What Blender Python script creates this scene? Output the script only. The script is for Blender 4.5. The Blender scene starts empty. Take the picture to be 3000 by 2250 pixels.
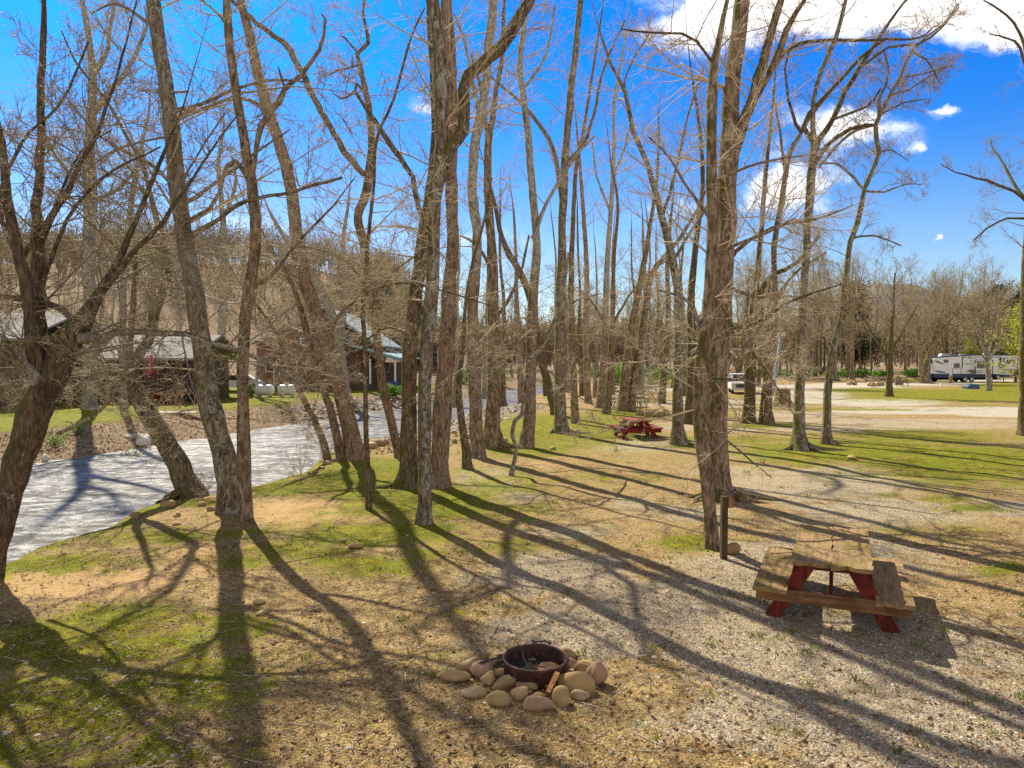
import bpy, math, random
import numpy as np
from mathutils import Vector, Matrix
R = math.radians
SC = bpy.context.scene
COL = SC.collection

# ---------------------------------------------------------------- camera
CAM_H = 3.2
F = 2080.0; CX = 1500.0; CY = 1125.0
PITCH = math.atan((CY-1055.0)/F)
cam = bpy.data.cameras.new("camera"); camo = bpy.data.objects.new("camera", cam); COL.objects.link(camo)
camo.location = (0, 0, CAM_H); camo.rotation_euler = (math.pi/2-PITCH, 0, 0)
cam.sensor_width = 36.0; cam.lens = F/3000*36; cam.clip_end = 5000; cam.clip_start = 0.05
SC.camera = camo
SC.view_settings.view_transform = 'Standard'; SC.view_settings.look = 'None'
SC.view_settings.gamma = 1.0
SC.view_settings.exposure = 0.80
SC.cycles.max_bounces = 6; SC.cycles.diffuse_bounces = 3; SC.cycles.glossy_bounces = 3
SC.cycles.transparent_max_bounces = 8; SC.cycles.use_denoising = False
SC.cycles.sample_clamp_indirect = 4.0; SC.cycles.sample_clamp_direct = 12.0

# ---------------------------------------------------------------- node helper
class NT:
    def __init__(s, tree): s.t = tree; s.t.nodes.clear()
    def n(s, kind, ins=None, **props):
        nd = s.t.nodes.new(kind)
        for k, v in props.items(): setattr(nd, k, v)
        for k, v in (ins or {}).items():
            sock = nd.inputs[k]
            if isinstance(v, bpy.types.NodeSocket): s.t.links.new(v, sock)
            elif isinstance(v, (tuple, list)) and len(v) == 3 and sock.type == 'RGBA': sock.default_value = (*v, 1)
            else: sock.default_value = v
        return nd
    def math(s, op, a, b=0.0, c=0.0, clamp=False):
        return s.n('ShaderNodeMath', {0: a, 1: b, 2: c}, operation=op, use_clamp=clamp).outputs[0]
    def mix(s, f, a, b, blend='MIX'):
        nd = s.n('ShaderNodeMix', {0: f, 6: a, 7: b}, data_type='RGBA', blend_type=blend); return nd.outputs[2]
    def noise(s, vec, scale, detail=3.0, rough=.55, dist=0.0):
        return s.n('ShaderNodeTexNoise', {'Vector': vec, 'Scale': scale, 'Detail': detail, 'Roughness': rough, 'Distortion': dist})
    def ramp(s, f, stops, interp='LINEAR'):
        nd = s.n('ShaderNodeValToRGB', {0: f}); cr = nd.color_ramp; cr.interpolation = interp
        while len(cr.elements) < len(stops): cr.elements.new(.5)
        for e, (p, c) in zip(cr.elements, stops):
            e.position = p; e.color = (*c, 1) if len(c) == 3 else c
        return nd.outputs[0]
    def smooth(s, f, lo, hi):
        return s.n('ShaderNodeMapRange', {0: f, 1: lo, 2: hi, 3: 0.0, 4: 1.0}, interpolation_type='SMOOTHSTEP', clamp=True).outputs[0]
    def map(s, vec, scale=(1, 1, 1), loc=(0, 0, 0)):
        return s.n('ShaderNodeMapping', {0: vec, 1: loc, 3: scale}).outputs[0]

# ---------------------------------------------------------------- sun and sky
SUN_EL = R(42); SUN_AZ = R(29)       # azimuth left of the view direction (+Y)
sl = bpy.data.lights.new("sun", 'SUN'); sl.energy = 5.0; sl.angle = R(0.5); sl.color = (1, .91, .74)
so = bpy.data.objects.new("sun", sl); COL.objects.link(so)
so.rotation_euler = (-(math.pi/2-SUN_EL), 0, SUN_AZ); so.location = (-20, 30, 40)

def cloud_list():   # direction (tan of azimuth, tan of elevation), size, weight
    L = []
    def c(px, py, rx, ry, w=1.0):
        L.append(((px-CX)/F, (1055-py)/F, rx/F, ry/F, w))
    c(2150, 20, 250, 120, 1.15); c(2420, 20, 330, 90, 1.2); c(2760, 40, 330, 80, 1.2); c(3100, 40, 300, 120, 1.2); c(2030, 120, 120, 60, .8)
    c(2500, 385, 150, 62, 1.25); c(2300, 350, 90, 40, .5); c(2320, 545, 130, 62, 1.2); c(2260, 590, 90, 40, .5)
    c(1250, 320, 75, 40, .9); c(2745, 322, 48, 24, .8); c(2735, 699, 26, 12, .9); c(2670, 437, 34, 22, .6)
    c(720, 640, 200, 50, .5); c(1990, 610, 160, 40, .5); c(1500, 700, 500, 60, .35); c(2250, 440, 60, 40, .6)
    return L
def make_world():
    w = bpy.data.worlds.new("World"); SC.world = w; w.use_nodes = True
    T = NT(w.node_tree)
    sky = T.n('ShaderNodeTexSky', sky_type='NISHITA', sun_disc=False, sun_elevation=SUN_EL, sun_rotation=-SUN_AZ,
              altitude=300, air_density=1.0, dust_density=0.7, ozone_density=3.0)
    vec = T.n('ShaderNodeTexCoord').outputs['Generated']
    sep = T.n('ShaderNodeSeparateXYZ', {0: vec})
    y = T.math('MAXIMUM', sep.outputs[1], .05)
    u0 = T.math('DIVIDE', sep.outputs[0], y); v0 = T.math('DIVIDE', sep.outputs[2], y)
    wn = T.n('ShaderNodeSeparateColor', {0: T.noise(T.n('ShaderNodeCombineXYZ', {0: u0, 1: v0}).outputs[0], 14.0, 5.0, .6).outputs[1]})
    u = T.math('ADD', u0, T.math('MULTIPLY', T.math('SUBTRACT', wn.outputs[0], .5), .13)); v = T.math('ADD', v0, T.math('MULTIPLY', T.math('SUBTRACT', wn.outputs[1], .5), .06))
    uv = T.n('ShaderNodeCombineXYZ', {0: u, 1: v})
    nz = T.noise(T.map(uv.outputs[0], (1, 1.5, 1)), 8.0, 8.0, .62, .5).outputs[0]
    nzf = T.noise(T.map(uv.outputs[0], (1, 1.8, 1)), 26.0, 5.0, .6).outputs[0]
    tot = None
    for (cu, cv, ru, rv, wt) in cloud_list():
        a = T.math('MULTIPLY', T.math('SUBTRACT', u, cu), 1/ru); b = T.math('MULTIPLY', T.math('SUBTRACT', v, cv), 1/rv)
        d = T.math('ADD', T.math('MULTIPLY', a, a), T.math('MULTIPLY', b, b))
        g = T.math('MULTIPLY', T.math('POWER', 2.718, T.math('MULTIPLY', d, -1.0)), wt)
        tot = g if tot is None else T.math('ADD', tot, g)
    dens = T.math('ADD', tot, T.math('MULTIPLY', T.math('SUBTRACT', nz, .5), 2.4))
    dens = T.math('ADD', dens, T.math('MULTIPLY', T.math('SUBTRACT', nzf, .5), .8))
    dens = T.math('MULTIPLY', T.smooth(dens, .25, 1.25), T.smooth(tot, .03, .45))
    # unseen clouds added behind and above the viewpoint to set the fill light
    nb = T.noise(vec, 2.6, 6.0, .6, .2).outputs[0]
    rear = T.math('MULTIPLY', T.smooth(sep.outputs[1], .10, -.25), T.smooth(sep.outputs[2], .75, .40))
    rear_fill = T.math('MULTIPLY', rear, T.smooth(nb, .36, .52))
    # saturated polarised blue, whiter towards the horizon
    col = T.n('ShaderNodeHueSaturation', {'Saturation': 1.28, 'Value': 1.0, 'Color': sky.outputs[0]}).outputs[0]
    hi = T.smooth(sep.outputs[2], .02, .42)
    col = T.mix(1.0, col, T.mix(hi, (.95, 1.0, 1.04), (.05, .78, 1.50)), 'MULTIPLY')
    hz = T.smooth(sep.outputs[2], .30, .0)
    col = T.mix(T.math('MULTIPLY', hz, .25), col, (7.6, 8.6, 9.4))
    col = T.mix(dens, col, (12.0, 12.0, 12.2))
    col = T.mix(T.math('MULTIPLY', rear_fill, .8), col, (9.0, 8.2, 7.0))
    col = T.mix(T.math('MULTIPLY', T.smooth(sep.outputs[2], .56, .70), .88), col, (2.7, 2.25, 1.7))  # added dim cover overhead, out of view, to lower and neutralise blue fill
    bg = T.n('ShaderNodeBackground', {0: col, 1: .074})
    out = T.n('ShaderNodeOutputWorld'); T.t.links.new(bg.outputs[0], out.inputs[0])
make_world()

# ---------------------------------------------------------------- geometry helpers
def G(px, py, z=0.0):
    """ground point seen at photo pixel (px,py) for a surface at height z"""
    dx = (px-CX)/F; dz = -(py-CY)/F
    c, s = math.cos(PITCH), math.sin(PITCH)
    d = np.array([dx, c+dz*s, dz*c-s])
    t = (z-CAM_H)/d[2]
    return np.array([d[0]*t, d[1]*t, z])
def P(px, py, Y):
    dx = (px-CX)/F; dz = -(py-CY)/F
    c, s = math.cos(PITCH), math.sin(PITCH)
    d = np.array([dx, c+dz*s, dz*c-s]); t = Y/d[1]
    return np.array([d[0]*t, Y, CAM_H+d[2]*t])

def empty(name, loc=(0, 0, 0), rz=0, **props):
    o = bpy.data.objects.new(name, None); COL.objects.link(o); o.location = tuple(float(v) for v in loc); o.rotation_euler = (0, 0, rz)
    o.empty_display_size = .2
    for k, v in props.items(): o[k] = v
    return o
def tag(o, label=None, category=None, group=None, kind=None):
    for k, v in (('label', label), ('category', category), ('group', group), ('kind', kind)):
        if v: o[k] = v
    return o
class MB:
    """mesh builder: collects vertex blocks and faces of any size"""
    def __init__(s): s.v = []; s.f = []; s.nv = 0
    def add(s, verts, faces, mat=0, smooth=False):
        verts = np.asarray(verts, dtype=np.float64).reshape(-1, 3)
        if isinstance(faces, np.ndarray): fl = [(faces+s.nv, mat, smooth)]
        else:
            by = {}
            for f in faces: by.setdefault(len(f), []).append(f)
            fl = [(np.array(v)+s.nv, mat, smooth) for v in by.values()]
        s.v.append(verts); s.f += fl; s.nv += len(verts); return s
    def box(s, x0, x1, y0, y1, z0, z1, mat=0, M=None):
        v = np.array([[x, y, z] for z in (z0, z1) for y in (y0, y1) for x in (x0, x1)], float)
        if M is not None: v = v@np.array(M.to_3x3()).T+np.array(M.translation)
        return s.add(v, [(0, 2, 3, 1), (4, 5, 7, 6), (0, 1, 5, 4), (2, 6, 7, 3), (0, 4, 6, 2), (1, 3, 7, 5)], mat)
    def bar(s, a, b, w, h, mat=0, up=(0, 0, 1)):
        """board from a to b, w wide and h thick"""
        a = np.array(a, float); b = np.array(b, float); d = b-a; L = np.linalg.norm(d); d /= L
        u = np.array(up, float); x = np.cross(d, u); x /= np.linalg.norm(x); y = np.cross(x, d)
        v = [p+sx*x*w/2+sy*y*h/2 for p in (a, b) for sy in (-1, 1) for sx in (-1, 1)]
        return s.add(v, [(0, 1, 3, 2), (4, 6, 7, 5), (0, 4, 5, 1), (2, 3, 7, 6), (0, 2, 6, 4), (1, 5, 7, 3)], mat)
    def prism(s, pts, y0, y1, mat=0, axis='y'):
        n = len(pts)
        if axis == 'y': v = [(p[0], y, p[1]) for y in (y0, y1) for p in pts]
        elif axis == 'x': v = [(y, p[0], p[1]) for y in (y0, y1) for p in pts]
        else: v = [(p[0], p[1], y) for y in (y0, y1) for p in pts]
        f = [tuple(range(n)), tuple(range(2*n-1, n-1, -1))]+[(i, (i+1) % n+0, (i+1) % n+n, i+n) for i in range(n)]
        return s.add(v, f, mat)
    def lathe(s, prof, c=(0, 0, 0), axis='z', seg=20, mat=0, smooth=True):
        a = np.linspace(0, 2*np.pi, seg, endpoint=False); n = len(prof); V = []
        for r, h in prof:
            for t in a:
                p = (r*math.cos(t), r*math.sin(t), h)
                if axis == 'y': p = (p[0], p[2], p[1])
                if axis == 'x': p = (p[2], p[0], p[1])
                V.append((p[0]+c[0], p[1]+c[1], p[2]+c[2]))
        f = [(i*seg+j, i*seg+(j+1) % seg, (i+1)*seg+(j+1) % seg, (i+1)*seg+j) for i in range(n-1) for j in range(seg)]
        return s.add(V, f, mat, smooth)
    def tubes(s, Pn, Rn, sides=3, mat=0, smooth=True, mod=None):
        """Pn (B,k,3) polylines, Rn (B,k) radii"""
        B, k, _ = Pn.shape
        if B == 0: return s
        T = np.gradient(Pn, axis=1); T /= np.linalg.norm(T, axis=2, keepdims=True)+1e-9
        main = Pn[:, -1]-Pn[:, 0]; main /= np.linalg.norm(main, axis=1, keepdims=True)+1e-9
        ref = np.where(np.abs(main[:, 2:3]) < .8, np.array([[0, 0, 1.]]), np.array([[1., 0, 0]]))
        ref = ref-main*(ref*main).sum(1, keepdims=True); ref /= np.linalg.norm(ref, axis=1, keepdims=True)+1e-9
        X = ref[:, None, :]-T*(T*ref[:, None, :]).sum(2, keepdims=True); X /= np.linalg.norm(X, axis=2, keepdims=True)+1e-9
        Y = np.cross(T, X)
        a = np.linspace(0, 2*np.pi, sides, endpoint=False)
        rad = Rn[:, :, None]*(mod if mod is not None else 1.0)
        V = Pn[:, :, None, :]+(X[:, :, None, :]*np.cos(a)[None, None, :, None]+Y[:, :, None, :]*np.sin(a)[None, None, :, None])*np.broadcast_to(rad, (B, k, sides))[..., None]
        idx = np.arange(B*k*sides).reshape(B, k, sides); nx = np.roll(idx, -1, axis=2)
        f = np.stack([idx[:, :-1], nx[:, :-1], nx[:, 1:], idx[:, 1:]], axis=-1).reshape(-1, 4)
        s.add(V.reshape(-1, 3), f, mat, smooth)
        if sides > 4:
            c = s.nv-B*k*sides
            for b in range(B):
                s.f.append((np.array([[c+(b*k+k-1)*sides+j for j in range(sides)]]), mat, smooth))
        return s
    def build(s, name, mats, parent=None, origin=None, **props):
        me = bpy.data.meshes.new(name)
        V = np.concatenate(s.v) if s.v else np.zeros((0, 3))
        if origin is not None: V = V-np.asarray(origin, float)[None, :]
        loops = np.concatenate([f.reshape(-1) for f, _, _ in s.f]); tot = np.concatenate([np.full(len(f), f.shape[1]) for f, _, _ in s.f])
        mi = np.concatenate([np.full(len(f), m) for f, m, _ in s.f]); sm = np.concatenate([np.full(len(f), x) for f, _, x in s.f])
        me.vertices.add(len(V)); me.vertices.foreach_set('co', V.astype(np.float32).ravel())
        me.loops.add(len(loops)); me.loops.foreach_set('vertex_index', loops.astype(np.int32))
        me.polygons.add(len(tot)); me.polygons.foreach_set('loop_start', (np.cumsum(tot)-tot).astype(np.int32))
        me.polygons.foreach_set('loop_total', tot.astype(np.int32))
        me.polygons.foreach_set('material_index', mi.astype(np.int32)); me.polygons.foreach_set('use_smooth', sm.astype(bool))
        me.update(calc_edges=True)
        for m in (mats if isinstance(mats, (list, tuple)) else [mats]): me.materials.append(m)
        o = bpy.data.objects.new(name, me); COL.objects.link(o)
        if parent is not None: o.parent = parent
        for k, v in props.items(): o[k] = v
        return o

def hashn(ix, iy, seed):
    h = (ix.astype(np.int64)*374761393+iy.astype(np.int64)*668265263+seed*1442695041) & 0x7fffffff
    h = ((h ^ (h >> 13))*1274126177) & 0x7fffffff
    return ((h ^ (h >> 16)) & 0xffff)/65535.0
def vnoise(x, y, seed=0):
    x = np.asarray(x, float); y = np.asarray(y, float)
    ix = np.floor(x); iy = np.floor(y); fx = x-ix; fy = y-iy; fx = fx*fx*(3-2*fx); fy = fy*fy*(3-2*fy)
    a = hashn(ix, iy, seed); b = hashn(ix+1, iy, seed); c = hashn(ix, iy+1, seed); d = hashn(ix+1, iy+1, seed)
    return (a*(1-fx)+b*fx)*(1-fy)+(c*(1-fx)+d*fx)*fy
def fbm(x, y, seed=0, o=4):
    t = 0; a = .5; s = 0
    for i in range(o): t = t+a*vnoise(x*2**i, y*2**i, seed+i*17); s += a; a *= .5
    return t/s

# ---------------------------------------------------------------- terrain
ZW = -.55
near_px = [(-900, 2100), (-260, 1790), (0, 1663), (113, 1604), (316, 1545), (407, 1491), (529, 1452), (642, 1450), (746, 1424), (836, 1401), (900, 1383),
           (930, 1356), (967, 1329), (1100, 1293), (1200, 1262), (1316, 1238), (1416, 1202), (1484, 1193), (1520, 1180), (1574, 1157), (1669, 1138), (1690, 1128)]
far_px = [(1640, 1116), (1583, 1128), (1466, 1148), (1325, 1175), (1172, 1193), (1045, 1211), (1000, 1225), (931, 1234), (859, 1243), (732, 1261), (606, 1283),
          (533, 1292), (452, 1306), (339, 1324), (226, 1342), (113, 1351), (81, 1378), (0, 1390), (-500, 1430)]
NEAR = [G(x, y, -.15)[:2] for x, y in near_px]; FAR = [G(x, y, ZW)[:2] for x, y in far_px]
RIV = np.array(NEAR+FAR+[(-60, 22), (-60, -10)])
def segdist(X, Y, pts):
    d = np.full(X.shape, 1e9)
    for (x0, y0), (x1, y1) in zip(pts[:-1], pts[1:]):
        dx, dy = x1-x0, y1-y0; t = np.clip(((X-x0)*dx+(Y-y0)*dy)/(dx*dx+dy*dy), 0, 1)
        d = np.minimum(d, np.hypot(X-x0-t*dx, Y-y0-t*dy))
    return d
def inpoly(X, Y, poly):
    r = np.zeros(X.shape, bool); n = len(poly)
    for i in range(n):
        x0, y0 = poly[i]; x1, y1 = poly[(i+1) % n]
        if y0 == y1: continue
        c = ((y0 > Y) != (y1 > Y)) & (X < (x1-x0)*(Y-y0)/(y1-y0)+x0); r ^= c
    return r
def sstep(x, a, b):
    t = np.clip((x-a)/(b-a), 0, 1); return t*t*(3-2*t)
def heights(X, Y):
    X = np.asarray(X, float); Y = np.asarray(Y, float)
    dn = segdist(X, Y, NEAR); df = segdist(X, Y, FAR); ins = inpoly(X, Y, RIV)
    farside = (df < dn) & (~ins)
    wob = (fbm(X*.9, Y*.9, 5)-.5)
    near = -.15*np.exp(-dn/.9)+.10*(fbm(X*.25, Y*.25, 3)-.5)*sstep(dn, 0, 3)+.035*(fbm(X*1.7, Y*1.7, 8, 3)-.5)
    bed = np.maximum(-.15-np.maximum(dn+wob*.5, 0)*1.1, -1.15); bedf = np.maximum(ZW-df*.35, -1.15); bed = np.maximum(bed, bedf)
    far = ZW+.02+df*.22+(.35*wob+.22*(fbm(X*2.6, Y*2.6, 15, 3)-.5))*np.exp(-((df-2.5)/2.5)**2); lawn = .38+.08*(fbm(X*.2, Y*.2, 31)-.5)
    far = np.where(far > lawn, lawn, far)
    left = sstep(-X-.10*Y, 2, 16)
    hill = sstep(Y, 85, 260)*26*left+10*sstep(Y, 60, 140)*sstep(-X, 30, 80)
    z = np.where(ins, bed, np.where(farside, far+hill*1.0, near))
    z = z+np.where(~farside & ~ins, sstep(Y, 150, 420)*6, 0)
    return z
def ground_z(x, y): return float(heights(np.array([x]), np.array([y]))[0])

# regions painted in the photo, turned into ground ellipses: (px, py, rx_px, ry_px, weight)
REG = {'green': [(200, 1880, 480, 90, .85), (180, 2080, 360, 120, .8), (560, 1990, 240, 130, .66), (650, 1830, 220, 60, .6), (700, 2180, 200, 70, .45), (420, 2220, 260, 60, .6), (60, 2200, 160, 60, .7), (350, 1800, 260, 40, .8), (120, 1640, 260, 28, .9),
                 (430, 1570, 190, 26, .8), (700, 1560, 120, 18, .6), (830, 1425, 170, 22, 1.0), (1080, 1400, 190, 62, 1.1), (1250, 1470, 260, 60, 1.0), (1100, 1560, 300, 40, .9), (870, 1610, 200, 28, .8), (1450, 1420, 190, 60, .6),
                 (1450, 1500, 200, 34, .5), (1650, 1260, 260, 48, 1.1), (1560, 1310, 180, 30, .8), (1820, 1215, 130, 20, .8), (1500, 1600, 240, 36, .5), (1050, 1650, 200, 40, .7), (1250, 1620, 160, 40, .5), (700, 1640, 180, 30, .6), (1750, 1400, 260, 26, .4), (620, 1470, 100, 14, .8), (2150, 1290, 300, 16, .6), (2650, 1390, 300, 20, .5), (2800, 1560, 240, 26, .4),
                 (1700, 1300, 150, 22, .6), (2020, 1305, 60, 12, .9), (2250, 1246, 130, 9, .9), (2080, 1215, 120, 8, .7), (2500, 1325, 420, 40, .95), (2850, 1360, 340, 55, 1.0), (2700, 1280, 330, 24, .7), (2350, 1360, 130, 20, .6),
                 (2020, 1590, 90, 34, .8), (2760, 1465, 90, 12, .8), (2850, 1490, 120, 14, .8), (2600, 1455, 40, 8, .7), (2950, 1660, 80, 24, .7), (2200, 1575, 60, 14, .5),
                 (2850, 1158, 340, 17, 1.3), (2980, 1140, 160, 18, 1.2), (2560, 1143, 150, 7, 1.1), (2700, 1205, 0, 0, 0), (2450, 1200, 330, 4, .8), (2320, 1185, 160, 5, .7), (2200, 1163, 90, 5, .6),
                 (2500, 1107, 500, 5, 1.0), (2700, 1115, 90, 5, 1.0), (2050, 1120, 160, 5, .8), (2480, 1150, 0, 0, 0), (2900, 1190, 160, 5, .5), (2300, 1135, 0, 0, 0),
                 (1880, 1175, 70, 6, .8), (2180, 1128, 60, 4, .8), (1500, 1245, 100, 20, .8), (2500, 1850, 60, 12, .3), (1350, 1790, 60, 14, .6)],
       'gravel': [(1430, 1410, 110, 40, 1.1), (1500, 1460, 110, 22, .8), (1650, 1680, 300, 90, .9), (1750, 1850, 380, 90, .9), (1500, 1850, 120, 50, .6), (2050, 1800, 420, 140, 1.0), (2500, 1950, 600, 170, 1.0), (2850, 2150, 500, 200, 1.1), (2200, 2100, 300, 120, .8),
                  (2350, 1640, 420, 80, .95), (2600, 1500, 400, 50, .8), (2000, 1500, 260, 40, .6), (2150, 1380, 220, 30, .6), (2400, 1255, 420, 12, .8), (2750, 1250, 400, 12, .8), (1750, 1760, 400, 100, .5), (2400, 1420, 330, 60, 1.0), (2200, 1420, 160, 50, .8), (2750, 1480, 420, 40, .5), (2980, 1490, 120, 30, .9), (1850, 1300, 220, 30, .8), (2000, 1250, 200, 14, .9), (1950, 1180, 160, 12, 1.1),
                  (2300, 1215, 240, 12, 1.0), (2300, 1180, 300, 10, 1.0), (2600, 1235, 500, 10, .9), (1650, 1560, 220, 36, .6), (1850, 1480, 200, 36, .5), (2150, 1330, 200, 30, .7), (1280, 1215, 90, 14, .9), (1480, 1205, 80, 9, .9), (1250, 1245, 60, 12, .8)],
       'sand': [(250, 1700, 330, 55, 1.1), (560, 1640, 150, 50, .9), (880, 1500, 150, 46, 1.2), (640, 1720, 120, 40, .4), (1800, 1560, 160, 22, .4), (1600, 1360, 110, 22, .7), (1900, 1400, 160, 30, .5), (2250, 1420, 0, 0, 0), (900, 1620, 0, 0, 0)],
       'road': [(2420, 1135, 260, 10, 1.0), (2250, 1110, 150, 7, 1.0), (2550, 1180, 260, 13, .9), (2760, 1203, 330, 10, 1.3), (2950, 1212, 150, 10, 1.2), (2650, 1125, 260, 4.5, 1.2), (2900, 1113, 260, 5, 1.1),
                (2350, 1160, 170, 16, .9), (2150, 1190, 120, 6, .5), (2480, 1100, 200, 2.5, .9), (1960, 1140, 120, 8, .8), (1880, 1110, 100, 5, .8)]}
def region(X, Y, key):
    t = np.zeros(X.shape)
    for (px, py, rx, ry, w) in REG[key]:
        if w == 0: continue
        c = G(px, py); a = G(px, py-ry); b = G(px, py+ry); ryw = (a[1]-b[1])/2; rxw = rx*c[1]/F; cy = (a[1]+b[1])/2
        # ellipse follows the line of sight so that its side edges stay where they are seen
        xx = X-c[0]*(Y/max(c[1], .1))
        d = (xx/rxw)**2+((Y-cy)/ryw)**2
        t = np.maximum(t, w*np.exp(-d*.9))
    return t
def grade(a, b, n, p):  # denser towards a
    t = np.linspace(0, 1, n); return a+(b-a)*t**p
def make_ground():
    ys = np.concatenate([np.linspace(-14, 3.4, 30)[:-1], np.exp(np.linspace(math.log(3.4), math.log(900), 560))])
    xs1 = np.concatenate([np.linspace(0, 12, 150)[:-1], 12*np.exp(np.linspace(0, math.log(900/12), 190))])
    xs = np.concatenate([-xs1[:0:-1], xs1])
    X, Y = np.meshgrid(xs, ys); Z = heights(X, Y)
    ny, nx = X.shape; idx = np.arange(ny*nx).reshape(ny, nx)
    f = np.stack([idx[:-1, :-1], idx[:-1, 1:], idx[1:, 1:], idx[1:, :-1]], -1).reshape(-1, 4)
    m = MB(); m.add(np.stack([X, Y, Z], -1).reshape(-1, 3), f, 0, True)
    o = m.build('ground', M_ground(), kind='structure', label='campground ground of moss, dirt and gravel by the river')
    dn = segdist(X, Y, NEAR); df = segdist(X, Y, FAR); ins = inpoly(X, Y, RIV); farside = (df < dn) & ~ins
    g = region(X, Y, 'green'); gr = region(X, Y, 'gravel'); sd = region(X, Y, 'sand'); rd = region(X, Y, 'road')
    ne = ~farside & ~ins
    g = np.where(ne, np.maximum(g, .75*np.exp(-(dn/.7)**2)*(Y < 30)), g)
    g = np.where(ne & (Y > 140), .9, g)
    g = np.where(farside, sstep(Z+.1*(fbm(X*.8, Y*.8, 77)-.5), .22, .34)*1.2*(1-sstep(Y, 75, 95)), g)
    lit = np.where(farside, 1-sstep(Z+.1*(fbm(X*.8, Y*.8, 77)-.5), .22, .34)*(1-sstep(Y, 75, 95)), 0)
    lit = np.where(ins, .6, lit)
    for q in (gr, sd, rd): q[farside | ins] = 0
    a = o.data.color_attributes.new('zones', 'FLOAT_COLOR', 'POINT')
    a.data.foreach_set('color', np.stack([g, gr, sd, rd], -1).astype(np.float32).ravel())
    b = o.data.color_attributes.new('zones_b', 'FLOAT_COLOR', 'POINT')
    b.data.foreach_set('color', np.stack([lit, lit, lit, lit], -1).astype(np.float32).ravel())
    return o
# ---------------------------------------------------------------- materials
def new_mat(name):
    m = bpy.data.materials.new(name); m.use_nodes = True; T = NT(m.node_tree); return m, T
def finish(T, col, rough=.8, bump=None, bd=.02, bs=.5, spec=.3, metal=0.0, trans=None, **kw):
    ins = {'Base Color': col, 'Roughness': rough, 'Specular IOR Level': spec, 'Metallic': metal}
    ins.update(kw)
    if bump is not None:
        b = T.n('ShaderNodeBump', {'Strength': bs, 'Distance': bd, 'Height': bump}); ins['Normal'] = b.outputs[0]
    p = T.n('ShaderNodeBsdfPrincipled', ins); out = T.n('ShaderNodeOutputMaterial')
    sh = p.outputs[0]
    if trans:
        tr = T.n('ShaderNodeBsdfTranslucent', {'Color': col}); sh = T.n('ShaderNodeMixShader', {0: trans, 1: sh, 2: tr.outputs[0]}).outputs[0]
    T.t.links.new(sh, out.inputs[0])
def simple(name, col, rough=.6, var=.12, scale=4.0, metal=0.0, spec=.4, bd=0.0, trans=None):
    m, T = new_mat(name); co = T.n('ShaderNodeTexCoord').outputs['Object']
    nz = T.noise(co, scale, 5.0, .6).outputs[0]
    c = T.mix(nz, tuple(v*(1-var*1.6) for v in col), tuple(min(1, v*(1+var*1.6)) for v in col))
    finish(T, c, rough, nz if bd else None, bd, .6, spec, metal, trans)
    return m
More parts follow.
